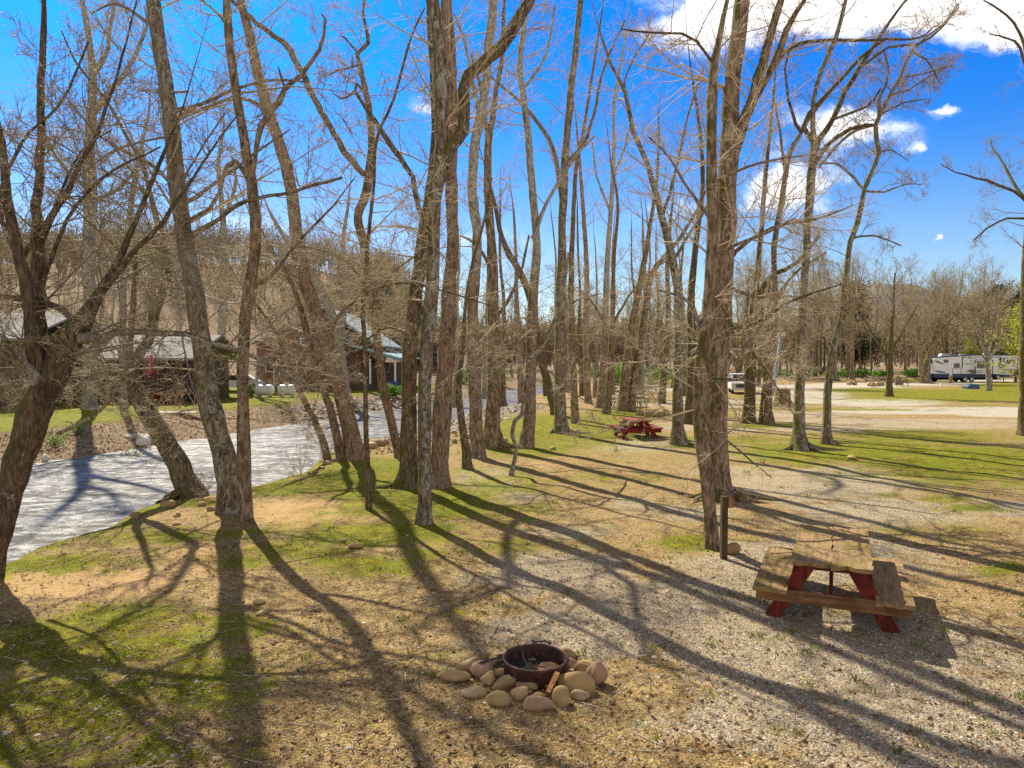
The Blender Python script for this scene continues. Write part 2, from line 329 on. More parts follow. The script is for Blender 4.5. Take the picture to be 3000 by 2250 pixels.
def M_ground():
    m, T = new_mat('ground_soil'); co = T.n('ShaderNodeTexCoord').outputs['Object']
    za = T.n('ShaderNodeAttribute', attribute_name='zones'); sep = T.n('ShaderNodeSeparateColor', {0: za.outputs[0]})
    lit = T.n('ShaderNodeAttribute', attribute_name='zones_b').outputs[2]
    g, gr, sd, rd = sep.outputs[0], sep.outputs[1], sep.outputs[2], za.outputs[3]
    n1 = T.noise(co, .9, 6.0, .62).outputs[0]; n2 = T.noise(co, 3.4, 6.0, .68, .4).outputs[0]; n3 = T.noise(co, 14.0, 5.0, .7).outputs[0]; n4 = T.noise(co, 60.0, 4.0, .7).outputs[0]
    nb = T.math('ADD', T.math('MULTIPLY', n2, .45), T.math('ADD', T.math('MULTIPLY', n3, .40), T.math('MULTIPLY', n4, .15)))
    vor = T.n('ShaderNodeTexVoronoi', {'Vector': co, 'Scale': 34.0, 'Randomness': 1.0}); vor2 = T.n('ShaderNodeTexVoronoi', {'Vector': co, 'Scale': 85.0, 'Randomness': 1.0})
    vr = T.n('ShaderNodeSeparateColor', {0: vor.outputs['Color']}); vr2 = T.n('ShaderNodeSeparateColor', {0: vor2.outputs['Color']})
    # soil with leaf litter
    soil = T.ramp(nb, [(.32, (.085, .050, .014)), (.44, (.23, .145, .045)), (.54, (.385, .265, .105)), (.68, (.60, .43, .17))])
    fleck = T.math('MULTIPLY', T.smooth(vr2.outputs[0], .66, .74), T.smooth(n3, .38, .56))
    soil = T.mix(T.math('MULTIPLY', fleck, .75), soil, (.60, .47, .27))
    dark = T.math('MULTIPLY', T.smooth(vr2.outputs[1], .74, .82), .7)
    soil = T.mix(dark, soil, (.055, .03, .015))
    # gravel
    pb = T.ramp(vr.outputs[0], [(0, (.25, .21, .155)), (.35, (.40, .35, .26)), (.7, (.54, .48, .375)), (1, (.74, .69, .58))])
    pb2 = T.ramp(vr2.outputs[2], [(0, (.24, .19, .13)), (.5, (.43, .37, .27)), (1, (.66, .60, .49))])
    grav = T.mix(T.smooth(n3, .45, .55), pb, pb2)
    edge = T.smooth(vor.outputs['Distance'], .55, .35)
    grav = T.mix(T.math('MULTIPLY', T.math('SUBTRACT', 1.0, edge), .35), grav, (.14, .10, .06))
    gm = T.smooth(T.math('ADD', gr, T.math('MULTIPLY', T.math('SUBTRACT', T.math('ADD', T.math('MULTIPLY', nb, .6), T.math('MULTIPLY', n1, .4)), .5), 3.4)), .36, .62)
    c = T.mix(T.math('MULTIPLY', gm, .9), soil, grav)
    dk = T.smooth(T.math('ADD', T.math('MULTIPLY', n1, .4), T.math('MULTIPLY', n2, .6)), .47, .36); c = T.mix(T.math('MULTIPLY', dk, .62), c, (.15, .095, .04))
    # dry straw tint
    straw = T.smooth(T.math('ADD', T.math('MULTIPLY', gr, .4), n1), .52, .75)
    c = T.mix(T.math('MULTIPLY', straw, .30), c, (.38, .27, .12))
    # sand
    sand = T.ramp(nb, [(.3, (.34, .21, .085)), (.55, (.50, .33, .15)), (.7, (.56, .39, .20))])
    sm = T.smooth(T.math('ADD', sd, T.math('MULTIPLY', T.math('SUBTRACT', nb, .5), 1.4)), .40, .72)
    c = T.mix(T.math('MULTIPLY', sm, .92), c, sand)
    # road: packed pale crushed stone
    road = T.mix(n3, (.40, .36, .29), (.53, .48, .39)); road = T.mix(T.math('MULTIPLY', T.smooth(n1, .45, .62), .35), road, (.40, .37, .33))
    rm = T.smooth(T.math('ADD', rd, T.math('MULTIPLY', T.math('SUBTRACT', nb, .5), .9)), .34, .56)
    c = T.mix(T.math('MULTIPLY', rm, .92), c, road)
    # moss and grass
    moss = T.ramp(T.math('ADD', T.math('MULTIPLY', n2, .5), T.math('MULTIPLY', n4, .5)), [(.34, (.030, .030, .002)), (.46, (.12, .125, .003)), (.56, (.27, .25, .005)), (.70, (.46, .38, .02))])
    moss = T.mix(T.smooth(n1, .42, .62), moss, T.mix(n4, (.07, .095, .002), (.25, .275, .006)))
    nbm = T.math('ADD', T.math('MULTIPLY', n1, .25), T.math('ADD', T.math('MULTIPLY', n2, .30), T.math('ADD', T.math('MULTIPLY', n3, .27), T.math('MULTIPLY', n4, .18))))
    mm = T.smooth(T.math('ADD', g, T.math('MULTIPLY', T.math('SUBTRACT', nbm, .5), 5.6)), .26, .58)
    mm = T.math('MAXIMUM', mm, T.math('MULTIPLY', T.smooth(T.math('ADD', T.math('MULTIPLY', n2, .5), T.math('MULTIPLY', n3, .5)), .58, .66), T.math('MULTIPLY', T.math('SUBTRACT', 1.0, rm), .55)))
    c = T.mix(T.math('MULTIPLY', mm, .94), c, moss)
    # far bank leaf litter
    lf = T.ramp(vr.outputs[1], [(0, (.09, .055, .035)), (.4, (.22, .15, .085)), (.8, (.36, .26, .165)), (1, (.50, .39, .27))])
    lf = T.mix(T.smooth(n2, .56, .66), lf, (.06, .045, .02)); lf = T.mix(T.math('MULTIPLY', T.smooth(n1, .58, .7), .7), lf, (.10, .12, .015))
    c = T.mix(lit, c, lf)
    hgt = T.math('ADD', T.math('MULTIPLY', n3, 1.0), T.math('ADD', T.math('MULTIPLY', n4, .5), T.math('MULTIPLY', vor.outputs['Distance'], -.6)))
    finish(T, c, .95, hgt, .035, .75, .12)
    return m
def M_water():
    m, T = new_mat('river_water'); co = T.n('ShaderNodeTexCoord').outputs['Object']
    # ripples run along the flow (roughly from far right to near left)
    rot = T.n('ShaderNodeMapping', {0: co, 2: (0, 0, R(6)), 3: (1.0, 1.7, 1)}).outputs[0]
    a = T.noise(rot, .7, 5.0, .6, .8).outputs[0]; b = T.noise(rot, 2.6, 4.0, .62, .5).outputs[0]; c = T.noise(rot, 22.0, 4.0, .6).outputs[0]
    h = T.math('ADD', T.math('MULTIPLY', a, 1.0), T.math('ADD', T.math('MULTIPLY', b, .34), T.math('MULTIPLY', c, .02)))
    bp = T.n('ShaderNodeBump', {'Strength': 1.0, 'Distance': .11, 'Height': h})
    d = T.noise(T.map(rot, (.7, 1.3, 1)), 1.0, 5.0, .6, .5).outputs[0]
    pale_sheen = T.smooth(T.math('ADD', b, T.math('MULTIPLY', a, .6)), .80, 1.0)  # ripple mask that paints silvery sky reflection into the water colour
    base = T.mix(T.smooth(T.math('ADD', T.math('MULTIPLY', d, .5), T.math('MULTIPLY', b, .5)), .40, .60), (.115, .10, .075), (.175, .165, .145)); base = T.mix(T.math('MULTIPLY', pale_sheen, .25), base, (.80, .81, .82))
    p = T.n('ShaderNodeBsdfPrincipled', {'Base Color': base, 'Roughness': T.math('ADD', .38, T.math('MULTIPLY', pale_sheen, .1)), 'IOR': 1.33, 'Specular IOR Level': T.math('ADD', .04, T.math('MULTIPLY', T.smooth(T.math('ADD', T.math('MULTIPLY', d, .5), T.math('MULTIPLY', b, .5)), .42, .60), .20)), 'Normal': bp.outputs[0]})
    out = T.n('ShaderNodeOutputMaterial'); T.t.links.new(p.outputs[0], out.inputs[0])
    return m
def bark(name, lo, hi, lichen=0.0, moss=0.0, pale=0.0, sc=1.0, lichcol=(.56, .57, .50), dark=(.05, .034, .022)):
    q = 1.8-.34*lichen; lo = tuple(v*q for v in lo); hi = tuple(min(.6, v*q) for v in hi)
    m, T = new_mat(name); tc = T.n('ShaderNodeTexCoord'); co = tc.outputs['Object']
    st = T.map(co, (8*sc, 8*sc, 2.0*sc)); fur = T.noise(st, 2.4, 8.0, .72, .5).outputs[0]
    pt = T.noise(co, 2.2, 6.0, .66, .5).outputs[0]; pf = T.noise(T.map(co, (1, 1, .6)), 11.0, 5.0, .65, .4).outputs[0]; fine = T.noise(co, 45.0, 4.0, .7).outputs[0]
    c = T.ramp(fur, [(.28, dark), (.45, lo), (.60, hi), (.78, tuple(min(1, v*1.35) for v in hi))])
    c = T.mix(T.math('MULTIPLY', T.smooth(fine, .5, .7), .35), c, tuple(v*.4 for v in lo))
    bl = T.noise(T.map(co, (1, 1, .45), (3, 7, 1)), 4.2, 5.0, .7, .8).outputs[0]
    c = T.mix(T.math('MULTIPLY', T.smooth(bl, .54, .62), .62), c, tuple(v*1.2 for v in dark))
    if pale:   # smooth pale sycamore skin higher up
        sz = T.n('ShaderNodeSeparateXYZ', {0: co}).outputs[2]
        f = T.smooth(T.math('ADD', sz, T.math('MULTIPLY', T.math('SUBTRACT', pt, .5), 8.0)), pale, pale+2.5)
        pc = T.ramp(pf, [(.35, (.22, .18, .13)), (.48, (.40, .37, .31)), (.6, (.62, .60, .54))])
        c = T.mix(T.math('MULTIPLY', f, .9), c, pc)
    if lichen:
        lm = T.smooth(T.math('ADD', T.math('MULTIPLY', pt, .45), T.math('MULTIPLY', pf, .55)), (.635-.14*lichen), (.665-.14*lichen))
        c = T.mix(T.math('MULTIPLY', lm, .8), c, T.mix(fine, tuple(v*.65 for v in lichcol), lichcol))
    if moss:
        geo = T.n('ShaderNodeNewGeometry'); nx = T.n('ShaderNodeSeparateXYZ', {0: geo.outputs['Normal']})
        side = T.math('ADD', T.math('MULTIPLY', nx.outputs[0], -.20), T.math('MULTIPLY', nx.outputs[2], .22))
        mk = T.smooth(T.math('ADD', T.math('ADD', pt, T.math('MULTIPLY', pf, .35)), side), .86-.22*moss, 1.0-.22*moss)
        c = T.mix(T.math('MULTIPLY', mk, .85), c, T.mix(fine, (.05, .05, .007), (.19, .18, .018)))
    hgt = T.math('ADD', fur, T.math('MULTIPLY', pf, .35))
    finish(T, c, .92, hgt, .06, 1.0, .15)
    return m
MAT = {}
MAT['brown'] = bark('bark_brown', (.115, .075, .048), (.25, .175, .12), lichen=.25, moss=.45)
MAT['red'] = bark('bark_reddish', (.145, .098, .066), (.28, .20, .145), lichen=.15, moss=.15)
MAT['lichen'] = bark('bark_lichen', (.12, .088, .058), (.26, .205, .15), lichen=.85, moss=.55)
MAT['mossy'] = bark('bark_mossy', (.085, .062, .036), (.20, .15, .098), lichen=.55, moss=.62)
MAT['dark'] = bark('bark_dark', (.07, .048, .030), (.155, .112, .078), lichen=.3, moss=.6)
MAT['pale'] = bark('bark_sycamore', (.15, .105, .075), (.30, .23, .17), lichen=.5, moss=.3, pale=5.0)
MAT['grey'] = bark('bark_grey', (.16, .135, .105), (.33, .29, .24), lichen=.6, moss=.4)
MAT['ridge'] = bark('bark_ridged', (.12, .082, .052), (.27, .205, .145), lichen=.12, moss=.40, sc=.7, dark=(.04, .026, .016))
MAT['twig'] = simple('twig_bark', (.46, .37, .24), .8, .25, 3)
MAT['twig_dark'] = simple('twig_bark_dark', (.26, .205, .14), .8, .25, 3)
MAT['twig_pale'] = simple('twig_bark_pale', (.52, .44, .32), .75, .25, 3)
MAT['twig_far'] = simple('twig_bark_far', (.29, .22, .135), .85, .3, .6)
MAT['bud'] = simple('bud_tan', (.62, .52, .28), .7, .3, 3, trans=.4)
MAT['bud_green'] = simple('bud_green', (.32, .38, .07), .7, .3, 3, trans=.4)
MAT['leaf_yellow'] = simple('young_leaf', (.36, .38, .04), .6, .3, 1.5, trans=.45)
MAT['leaf_green'] = simple('shrub_leaf', (.12, .24, .02), .6, .4, 1.0, trans=.4)
MAT['leaf_dark'] = simple('evergreen_leaf', (.06, .08, .03), .7, .4, .8, trans=.2)
MAT['leaf_brown'] = simple('dry_leaf', (.30, .16, .075), .7, .45, 1.2, trans=.3)
# ---------------------------------------------------------------- trees
def nrm(v): return v/(np.linalg.norm(v, axis=-1, keepdims=True)+1e-9)
def grow(S, D, L, r0, k, wander, up, rng, rtip=.3):
    n = len(S); Pn = np.zeros((n, k, 3)); Pn[:, 0] = S; d = nrm(D); st = (L/(k-1))[:, None]
    for i in range(1, k):
        d = nrm(d+wander*rng.normal(size=(n, 3))*.6+np.array([0, 0, up]))
        Pn[:, i] = Pn[:, i-1]+d*st
    return Pn, r0[:, None]*np.linspace(1, rtip, k)[None, :]
def kids(Pp, Rp, Lp, n, tlo, thi, alo, ahi, ratio, rng, rs=.6, rmin=.0025, tpow=1.0):
    B, k, _ = Pp.shape
    if B == 0 or n == 0: return np.zeros((0, 3)), np.zeros((0, 3)), np.zeros(0), np.zeros(0)
    t = tlo+(thi-tlo)*rng.random((B, n))**tpow; x = t*(k-1); i = np.minimum(x.astype(int), k-2); f = (x-i)[..., None]
    b = np.arange(B)[:, None]
    S = Pp[b, i]*(1-f)+Pp[b, i+1]*f; T = nrm(Pp[b, i+1]-Pp[b, i]); r = (Rp[b, i]*(1-f[..., 0])+Rp[b, i+1]*f[..., 0])
    q = rng.normal(size=T.shape); q = nrm(q-T*(q*T).sum(-1, keepdims=True)); a = np.radians(rng.uniform(alo, ahi, t.shape))[..., None]
    D = T*np.cos(a)+q*np.sin(a); L = ratio*Lp[:, None]*(1.1-.6*(t-tlo)/(max(thi-tlo, .01)))*rng.uniform(.55, 1.25, t.shape)
    rr = np.minimum(r*rs, np.maximum(L*.012, rmin))
    return S.reshape(-1, 3), D.reshape(-1, 3), L.ravel(), np.maximum(rr, rmin).ravel()
def resample(pts, rad, ds):
    pts = np.asarray(pts, float); rad = np.asarray(rad, float); n = len(pts)
    if n < 3:
        k = max(3, int(np.linalg.norm(pts[-1]-pts[0])/ds)+1); t = np.linspace(0, 1, k)[:, None]
        return pts[0]*(1-t)+pts[-1]*t, rad[0]*(1-t[:, 0])+rad[-1]*t[:, 0]
    ext = np.vstack([2*pts[0]-pts[1], pts, 2*pts[-1]-pts[-2]]); out = []; ro = []
    for i in range(n-1):
        a, b, c, d = ext[i:i+4]; m = max(1, int(round(np.linalg.norm(c-b)/ds)))
        for t in np.linspace(0, 1, m, endpoint=False):
            out.append(.5*((2*b)+(-a+c)*t+(2*a-5*b+4*c-d)*t*t+(-a+3*b-3*c+d)*t**3)); ro.append(rad[i]*(1-t)+rad[i+1]*t)
    out.append(pts[-1]); ro.append(rad[-1])
    return np.array(out), np.array(ro)
def to_k(pts, rad, k):
    s = np.concatenate([[0], np.cumsum(np.linalg.norm(np.diff(pts, axis=0), axis=1))]); t = np.linspace(0, s[-1], k)
    return np.stack([np.interp(t, s, pts[:, j]) for j in range(3)], 1), np.interp(t, s, rad), s[-1]
def stem_tube(mb, pts, rad, rng, sides=14, flare=0.0, mat=0):
    k = len(pts); a = np.linspace(0, 2*np.pi, sides, endpoint=False); s = np.concatenate([[0], np.cumsum(np.linalg.norm(np.diff(pts, axis=0), axis=1))])
    ph = rng.random()*6; sd = int(rng.integers(1, 999))
    lump = (fbm(a[None, :]*1.1+sd, s[:, None]*1.6+3*np.cos(a)[None, :], sd, 3)-.5)*.34
    ca = np.cos(a)[None, :]; sa = np.sin(a)[None, :]
    lump = (vnoise(ca*1.5+9, s[:, None]*1.3+sa*1.5, sd)-.5)*.26+(vnoise(ca*3+9, s[:, None]*3.2+sa*3, sd+5)-.5)*.12
    mod = 1+lump
    if flare:
        nl = int(rng.integers(3, 6)); lob = (.5+.5*np.cos(nl*a+ph))**1.5+.25*np.cos(2*a+ph*2)
        hgt = pts[:, 2]-pts[0, 2]-.12
        e = np.exp(-np.maximum(hgt, -.1)/.20)[:, None]
        mod = mod+flare*e*(.25+.75*lob[None, :])+.10*np.exp(-np.maximum(hgt, 0)/1.0)[:, None]*lob[None, :]
    mb.tubes(pts[None], rad[None], sides, mat, True, mod[None])
def surface_root(mb, base, ang, L, r, rng):
    k = 9; p = np.zeros((k, 3)); a = ang
    q = np.array([base[0], base[1]])
    for i in range(k):
        p[i, :2] = q; a += rng.normal()*.28; q = q+np.array([math.cos(a), math.sin(a)])*L/k
    gz = heights(p[:, 0], p[:, 1]); t = np.linspace(0, 1, k)
    p[:, 2] = gz+r*(.55-.9*t)+.10*np.exp(-t*7)
    mb.tubes(p[None], (r*(1-.75*t))[None], 6, 0, True)
def crown_mesh(stems, rng, o):
    """stems: list of (pts, rad, t0, n1, l1)"""
    c = MB(); buds = []
    for (pts, rad, t0, n1, l1) in stems:
        if n1 <= 0: continue
        pk, rk, L = to_k(pts, rad, 28)
        S, D, LL, r = kids(pk[None], rk[None], np.array([1.0]), n1, t0, .99, o['a1'][0], o['a1'][1], l1, rng, .5, .006, .8)
        r = np.minimum(r, LL*.0095+.003); D[:, 2] = D[:, 2]*.8+o['lift']
        P1, R1 = grow(S, D, LL, r, 9, o['wander'], o['up'], rng)
        c.tubes(P1, R1, 5)
        S, D, L2, r = kids(P1, R1, LL, o['n2'], .15, .98, 25, 58, .55, rng, .62, .005)
        P2, R2 = grow(S, D, L2, r, 7, o['wander']*.85, o['up']*.8, rng)
        c.tubes(P2, R2, 3)
        S, D, L3, r = kids(P2, R2, L2, o['n3'], .15, 1, 25, 60, .5, rng, .7, .0028)
        L3 = np.clip(L3, .12, .7); P3, R3 = grow(S, D, L3, np.maximum(r*.8, .0026*o['tw']), 4, o['wander']*.9, o['up']*.6, rng)
        c.tubes(P3, R3, 3)
        if o['buds']:
            m = rng.random(P3.shape[:2]) < o['buds']; buds.append(P3[m]); m = rng.random(P2.shape[:2]) < o['buds']*.6; buds.append(P2[m])
    if buds:
        b = np.concatenate(buds); n = len(b)
        if n:
            u = nrm(rng.normal(size=(n, 3)))*o['budsize']*rng.uniform(.5, 1.3, (n, 1)); w = nrm(np.cross(u, rng.normal(size=(n, 3))))*o['budsize']*.45
            b = b+u*.5; V = np.stack([b-u, b-w, b+u, b+w], 1).reshape(-1, 3); c.add(V, np.arange(n*4).reshape(n, 4), 1)
    return c
DEF = dict(low=3, a1=(45, 85), lift=.12, wander=.15, up=.03, n2=8, n3=4, tw=1.25, buds=.22, budsize=.015)
N_TREE = [0]
def tree(label, mat, path, limbs=(), n1=26, l1=2.2, t0=.3, ext=4.0, sides=14, drift=0.0, flare=.55, roots=(), twig='twig', bud='bud', group=None, zb=None, seed=None, lk=1.0, depth=None, name='tree', **kw):
    n1 = int(n1*.8); t0 = t0+.06
    N_TREE[0] += 1; rng = np.random.default_rng(seed if seed is not None else 100+N_TREE[0]); o = dict(DEF); o.update(kw)
    bx, by = path[0][0], path[0][1]
    base = G(bx, by, 0.0) if zb is None else G(bx, by, zb)
    if depth: base = P(bx, by, depth)
    for _ in range(2): base = G(bx, by, max(ground_z(base[0], base[1]), -.45)) if not depth else base
    Y = base[1]; n = len(path); hs = np.array([base[2]+.0]*1)
    pts = [P(x, y, Y+drift*i/(n-1)+rng.normal()*.01*Y*(i > 0)*.5) for i, (x, y, w) in enumerate(path)]
    rad = [w*(.92 if bx > 0 else .86)/2*Y/F for x, y, w in path]
    pts[0] = np.array([base[0], base[1], base[2]-.0])
    first = pts[0]-np.array([0, 0, .22]); pts = [first]+pts; rad = [rad[0]*1.05]+rad
    # continue above the photo's edge
    trunk_n = len(pts)
    if ext > 0:
        d = nrm(pts[-1]-pts[-2]); q = pts[-1]; r = rad[-1]
        for i in range(4):
            d = nrm(d+np.array([0, 0, .12])+rng.normal(size=3)*.05); q = q+d*ext/4; r *= .64; pts.append(q); rad.append(r)
    pr, rr = resample(pts, rad, .28 if Y < 25 else .6)
    pr[2:-1] += rng.normal(size=(len(pr)-3, 3))*rr[2:-1, None]*.05
    root = empty(name, base, label=label, category='tree'); root.rotation_euler = (0, 0, 0)
    if group: root['group'] = group
    mb = MB(); stem_tube(mb, pr, rr, rng, sides, flare)
    for (ang, L, r) in roots:
        rb = base+np.array([math.cos(R(ang)), math.sin(R(ang)), 0])*rad[1]*.9; surface_root(mb, rb, R(ang), L, r, rng)
    mb.build('trunk', MAT[mat], root, base)
    stems = [(pr, rr, t0, n1, l1)]; lowl = []
    for lb in limbs:
        cnt = None
        if isinstance(lb, dict): cnt = lb.get('n'); lm = lb.get('mat', mat); dr = lb.get('drift', rng.normal()*.06*Y); lb = lb['p']
        else: lm = mat; dr = rng.normal()*.05*Y
        # start depth follows the trunk at that height
        j = int(np.argmin(np.abs(pr[:, 2]-P(lb[0][0], lb[0][1], Y)[2]))); Y0 = pr[j, 1]; m = len(lb)
        lp = [P(x, y, Y0+dr*i/(m-1)) for i, (x, y, w) in enumerate(lb)]; lr = [w/2*Y0/F for x, y, w in lb]
        lp, lr = resample(lp, lr, .25 if Y < 25 else .5); lp[1:] += rng.normal(size=(len(lp)-1, 3))*np.minimum(lr[1:, None]*.25, .015)
        mb = MB(); stem_tube(mb, lp, lr, rng, 8 if max(lr) > .04 else 6, 0); mb.build('limb', MAT[lm], root, base)
        _, _, LL = to_k(lp, lr, 5)
        stems.append((lp, lr, .15, cnt if cnt is not None else int(3+LL*2.2*lk), l1*.62))
    if Y < 32 and o['low'] and 'sapling' not in label:
        zz = pr[:, 2]; j = np.where((zz > 1.6) & (zz < 7.5))[0]
        for _ in range(o['low']):
            i = int(rng.choice(j)); a = rng.uniform(0, 2*np.pi); d0 = np.array([[math.cos(a), math.sin(a)*.8, rng.uniform(-.15, .5)]])
            lp, lr = grow(pr[i:i+1], d0, np.array([rng.uniform(1.6, 3.6)]), np.array([rng.uniform(.014, .026)]), 14, .10, rng.uniform(-.04, .03), rng, .25)
            mb2 = MB(); lowl.append((lp[0], lr[0])); stems.append((lp[0], lr[0], .1, 13, l1*.5))
    cm = crown_mesh(stems, rng, o)
    for lp, lr in lowl: cm.tubes(lp[None], lr[None], 6)
    if cm.v: cm.build('crown', [MAT[twig], MAT[bud]], root, base)
    return root
NEAR_TREES = True
def main_trees():
    t = tree
    t('huge gnarled dark trunk leaning in from the river bank at the far left edge', 'dark',
      [(-70, 1700, 120), (-20, 1560, 104), (27, 1440, 84), (70, 1310, 96), (100, 1220, 102), (128, 1160, 100), (160, 1090, 96), (195, 1000, 92), (232, 950, 78), (262, 905, 52), (292, 862, 36), (330, 795, 28), (358, 740, 22), (400, 640, 18), (450, 520, 14), (500, 400, 9)],
      limbs=[{'p': [(240, 990, 40), (300, 988, 26), (345, 972, 22), (400, 968, 20), (470, 975, 18), (550, 982, 15), (640, 1010, 13), (720, 1035, 11), (800, 1075, 9), (870, 1120, 7), (980, 1160, 4)], 'n': 26, 'mat': 'grey', 'drift': -.8},
             {'p': [(130, 1150, 44), (75, 1080, 36), (30, 1030, 30), (-30, 990, 26), (-90, 960, 20)], 'n': 12, 'mat': 'grey'},
             {'p': [(150, 1135, 20), (90, 1080, 16), (45, 1020, 13), (5, 985, 11), (-40, 960, 9)], 'n': 8, 'mat': 'grey', 'drift': -1.0},
             {'p': [(118, 1180, 44), (104, 1050, 40), (96, 960, 38), (80, 860, 34), (60, 760, 30), (30, 640, 26), (20, 520, 22), (8, 420, 18), (-20, 300, 12)], 'n': 22},
             {'p': [(128, 1100, 36), (122, 960, 36), (112, 840, 34), (110, 700, 32), (114, 560, 28), (118, 420, 24), (120, 280, 20), (124, 140, 16), (130, -20, 12)], 'n': 24},
             {'p': [(112, 720, 24), (150, 640, 20), (200, 560, 18), (232, 480, 15), (280, 400, 12), (330, 260, 9), (370, 120, 6), (400, 0, 4)], 'n': 18},
             {'p': [(230, 960, 24), (180, 900, 20), (110, 880, 18), (20, 870, 16), (-60, 860, 12)], 'n': 10, 'mat': 'mossy'},
             {'p': [(262, 905, 22), (330, 820, 17), (410, 720, 15), (470, 660, 12), (540, 560, 9), (620, 440, 6), (700, 330, 4)], 'n': 22},
             {'p': [(170, 1270, 14), (270, 1220, 9), (330, 1160, 9), (380, 1060, 8), (420, 1000, 6), (470, 930, 4)], 'n': 8, 'mat': 'grey', 'drift': -1.5},
             {'p': [(92, 930, 20), (150, 760, 12), (200, 640, 10), (300, 520, 8), (470, 430, 5)], 'n': 14},
             {'p': [(60, 760, 18), (130, 660, 10), (180, 560, 8), (240, 440, 6), (330, 380, 4)], 'n': 12},
             {'p': [(70, 800, 20), (0, 600, 12), (60, 420, 9), (180, 300, 7), (260, 120, 5)], 'n': 12}],
      low=5, n1=20, l1=2.0, t0=.25, ext=2, drift=.6, sides=18, twig='twig_dark', lk=1.0, n3=5, wander=.17, up=.02, lift=.06)
    t('leaning dark trunk with exposed roots and mossy elbow at the water edge', 'mossy',
      [(565, 1452, 84), (548, 1415, 74), (511, 1338, 66), (480, 1285, 60), (452, 1238, 58), (428, 1195, 54), (407, 1157, 52), (392, 1128, 50), (385, 1085, 40), (396, 1060, 32), (420, 1020, 30), (436, 1000, 28), (450, 931, 30), (475, 850, 27), (494, 795, 22), (480, 720, 19), (470, 678, 20), (450, 606, 17), (434, 542, 14), (416, 475, 13), (375, 407, 11), (325, 316, 10), (280, 253, 9), (221, 180, 7), (180, 90, 5)],
      limbs=[{'p': [(392, 1120, 44), (350, 1086, 40), (300, 1086, 34), (250, 1098, 28), (200, 1112, 20), (140, 1120, 14)], 'n': 8},
             {'p': [(388, 1080, 24), (382, 1000, 18), (386, 920, 16), (392, 840, 14), (400, 740, 10), (380, 640, 7)], 'n': 12},
             {'p': [(470, 678, 10), (500, 620, 8), (530, 540, 7), (600, 420, 5), (660, 330, 4)], 'n': 12}],
      low=4, n1=26, l1=2.2, t0=.30, ext=0, drift=.8, sides=16, roots=[(195, 2.2, .10), (215, 2.6, .09), (235, 1.6, .07), (180, 1.7, .06), (260, .8, .06)], twig='twig_dark', flare=.35)
    t('thick lichen mottled trunk with a slender twin at its right, by the bank', 'lichen',
      [(676, 1500, 76), (664, 1370, 74), (645, 1290, 72), (624, 1225, 70), (601, 1089, 64), (586, 967, 60), (565, 840, 54), (549, 750, 52), (538, 678, 50), (520, 542, 50), (506, 407, 48), (488, 271, 45), (465, 113, 42), (448, 0, 40), (430, -120, 36)],
      limbs=[{'p': [(530, 600, 16), (600, 560, 11), (680, 500, 9), (760, 440, 7), (850, 380, 4)], 'n': 10},
             {'p': [(520, 560, 14), (440, 480, 10), (360, 440, 8), (260, 380, 5)], 'n': 10},
             {'p': [(498, 330, 14), (600, 300, 11), (690, 260, 9), (800, 235, 7), (900, 240, 5)], 'n': 9},
             {'p': [(560, 690, 18), (640, 640, 13), (720, 590, 11), (860, 560, 9), (1000, 520, 7)], 'n': 14},
             {'p': [(460, 90, 12), (400, 40, 9), (330, 10, 7), (270, 40, 4)], 'n': 6}],
      low=5, n1=34, l1=2.4, t0=.30, ext=5, sides=18, twig='twig')
    t('slender brown trunk standing close against the thick lichen mottled trunk', 'ridge',
      [(715, 1524, 46), (715, 1450, 44), (714, 1292, 40), (711, 1157, 36), (714, 1021, 36), (723, 886, 34), (741, 773, 34), (750, 678, 36), (737, 542, 32), (714, 407, 28), (696, 294, 28), (678, 181, 26), (669, 90, 26), (664, 0, 24), (660, -100, 20)],
      limbs=[{'p': [(741, 510, 14), (752, 440, 14), (764, 362, 18), (796, 325, 18), (836, 262, 16), (882, 221, 14), (936, 149, 11), (954, 59, 8), (940, 40, 5)], 'n': 14},
             {'p': [(836, 262, 8), (826, 230, 7), (816, 196, 5)], 'n': 1},
             {'p': [(735, 540, 16), (690, 470, 14), (664, 490, 13), (645, 560, 12), (610, 610, 12), (560, 640, 10), (500, 690, 8)], 'n': 10},
             {'p': [(668, 70, 14), (640, 40, 9), (590, 0, 7), (560, -30, 5)], 'n': 6},
             {'p': [(725, 850, 14), (800, 800, 12), (880, 700, 9), (960, 620, 7), (1040, 520, 4)], 'n': 12}],
      n1=24, l1=2.0, t0=.35, ext=5, flare=.35, roots=[(-20, .6, .06)])
    t('reddish trunk leaning left over the river from the mossy bank', 'red',
      [(1038, 1345, 62), (1027, 1270, 52), (1000, 1157, 48), (976, 1066, 46), (940, 953, 44), (900, 840, 44), (877, 750, 44), (872, 700, 40), (850, 542, 38), (823, 430, 36), (782, 316, 36), (750, 194, 30), (728, 90, 28), (705, 0, 26), (690, -80, 22)],
      limbs=[{'p': [(935, 940, 16), (900, 860, 13), (850, 800, 12), (800, 760, 9), (720, 720, 6)], 'n': 10}, {'p': [(790, 330, 14), (720, 290, 10), (640, 300, 8), (560, 330, 6)], 'n': 8},
             {'p': [(957, 1000, 14), (990, 930, 12), (1030, 890, 9), (1070, 850, 6)], 'n': 6}],
      n1=26, l1=2.8, t0=.35, ext=5, roots=[(200, 1.2, .09)])
    t('thin grey leaning stem on the bank left of the reddish leaning trunk', 'brown',
      [(960, 1345, 26), (945, 1290, 24), (915, 1220, 20), (880, 1150, 18), (850, 1080, 16), (830, 1020, 14), (800, 960, 12), (740, 880, 10)], n1=16, l1=2.2, t0=.4, ext=2.0, flare=.3)
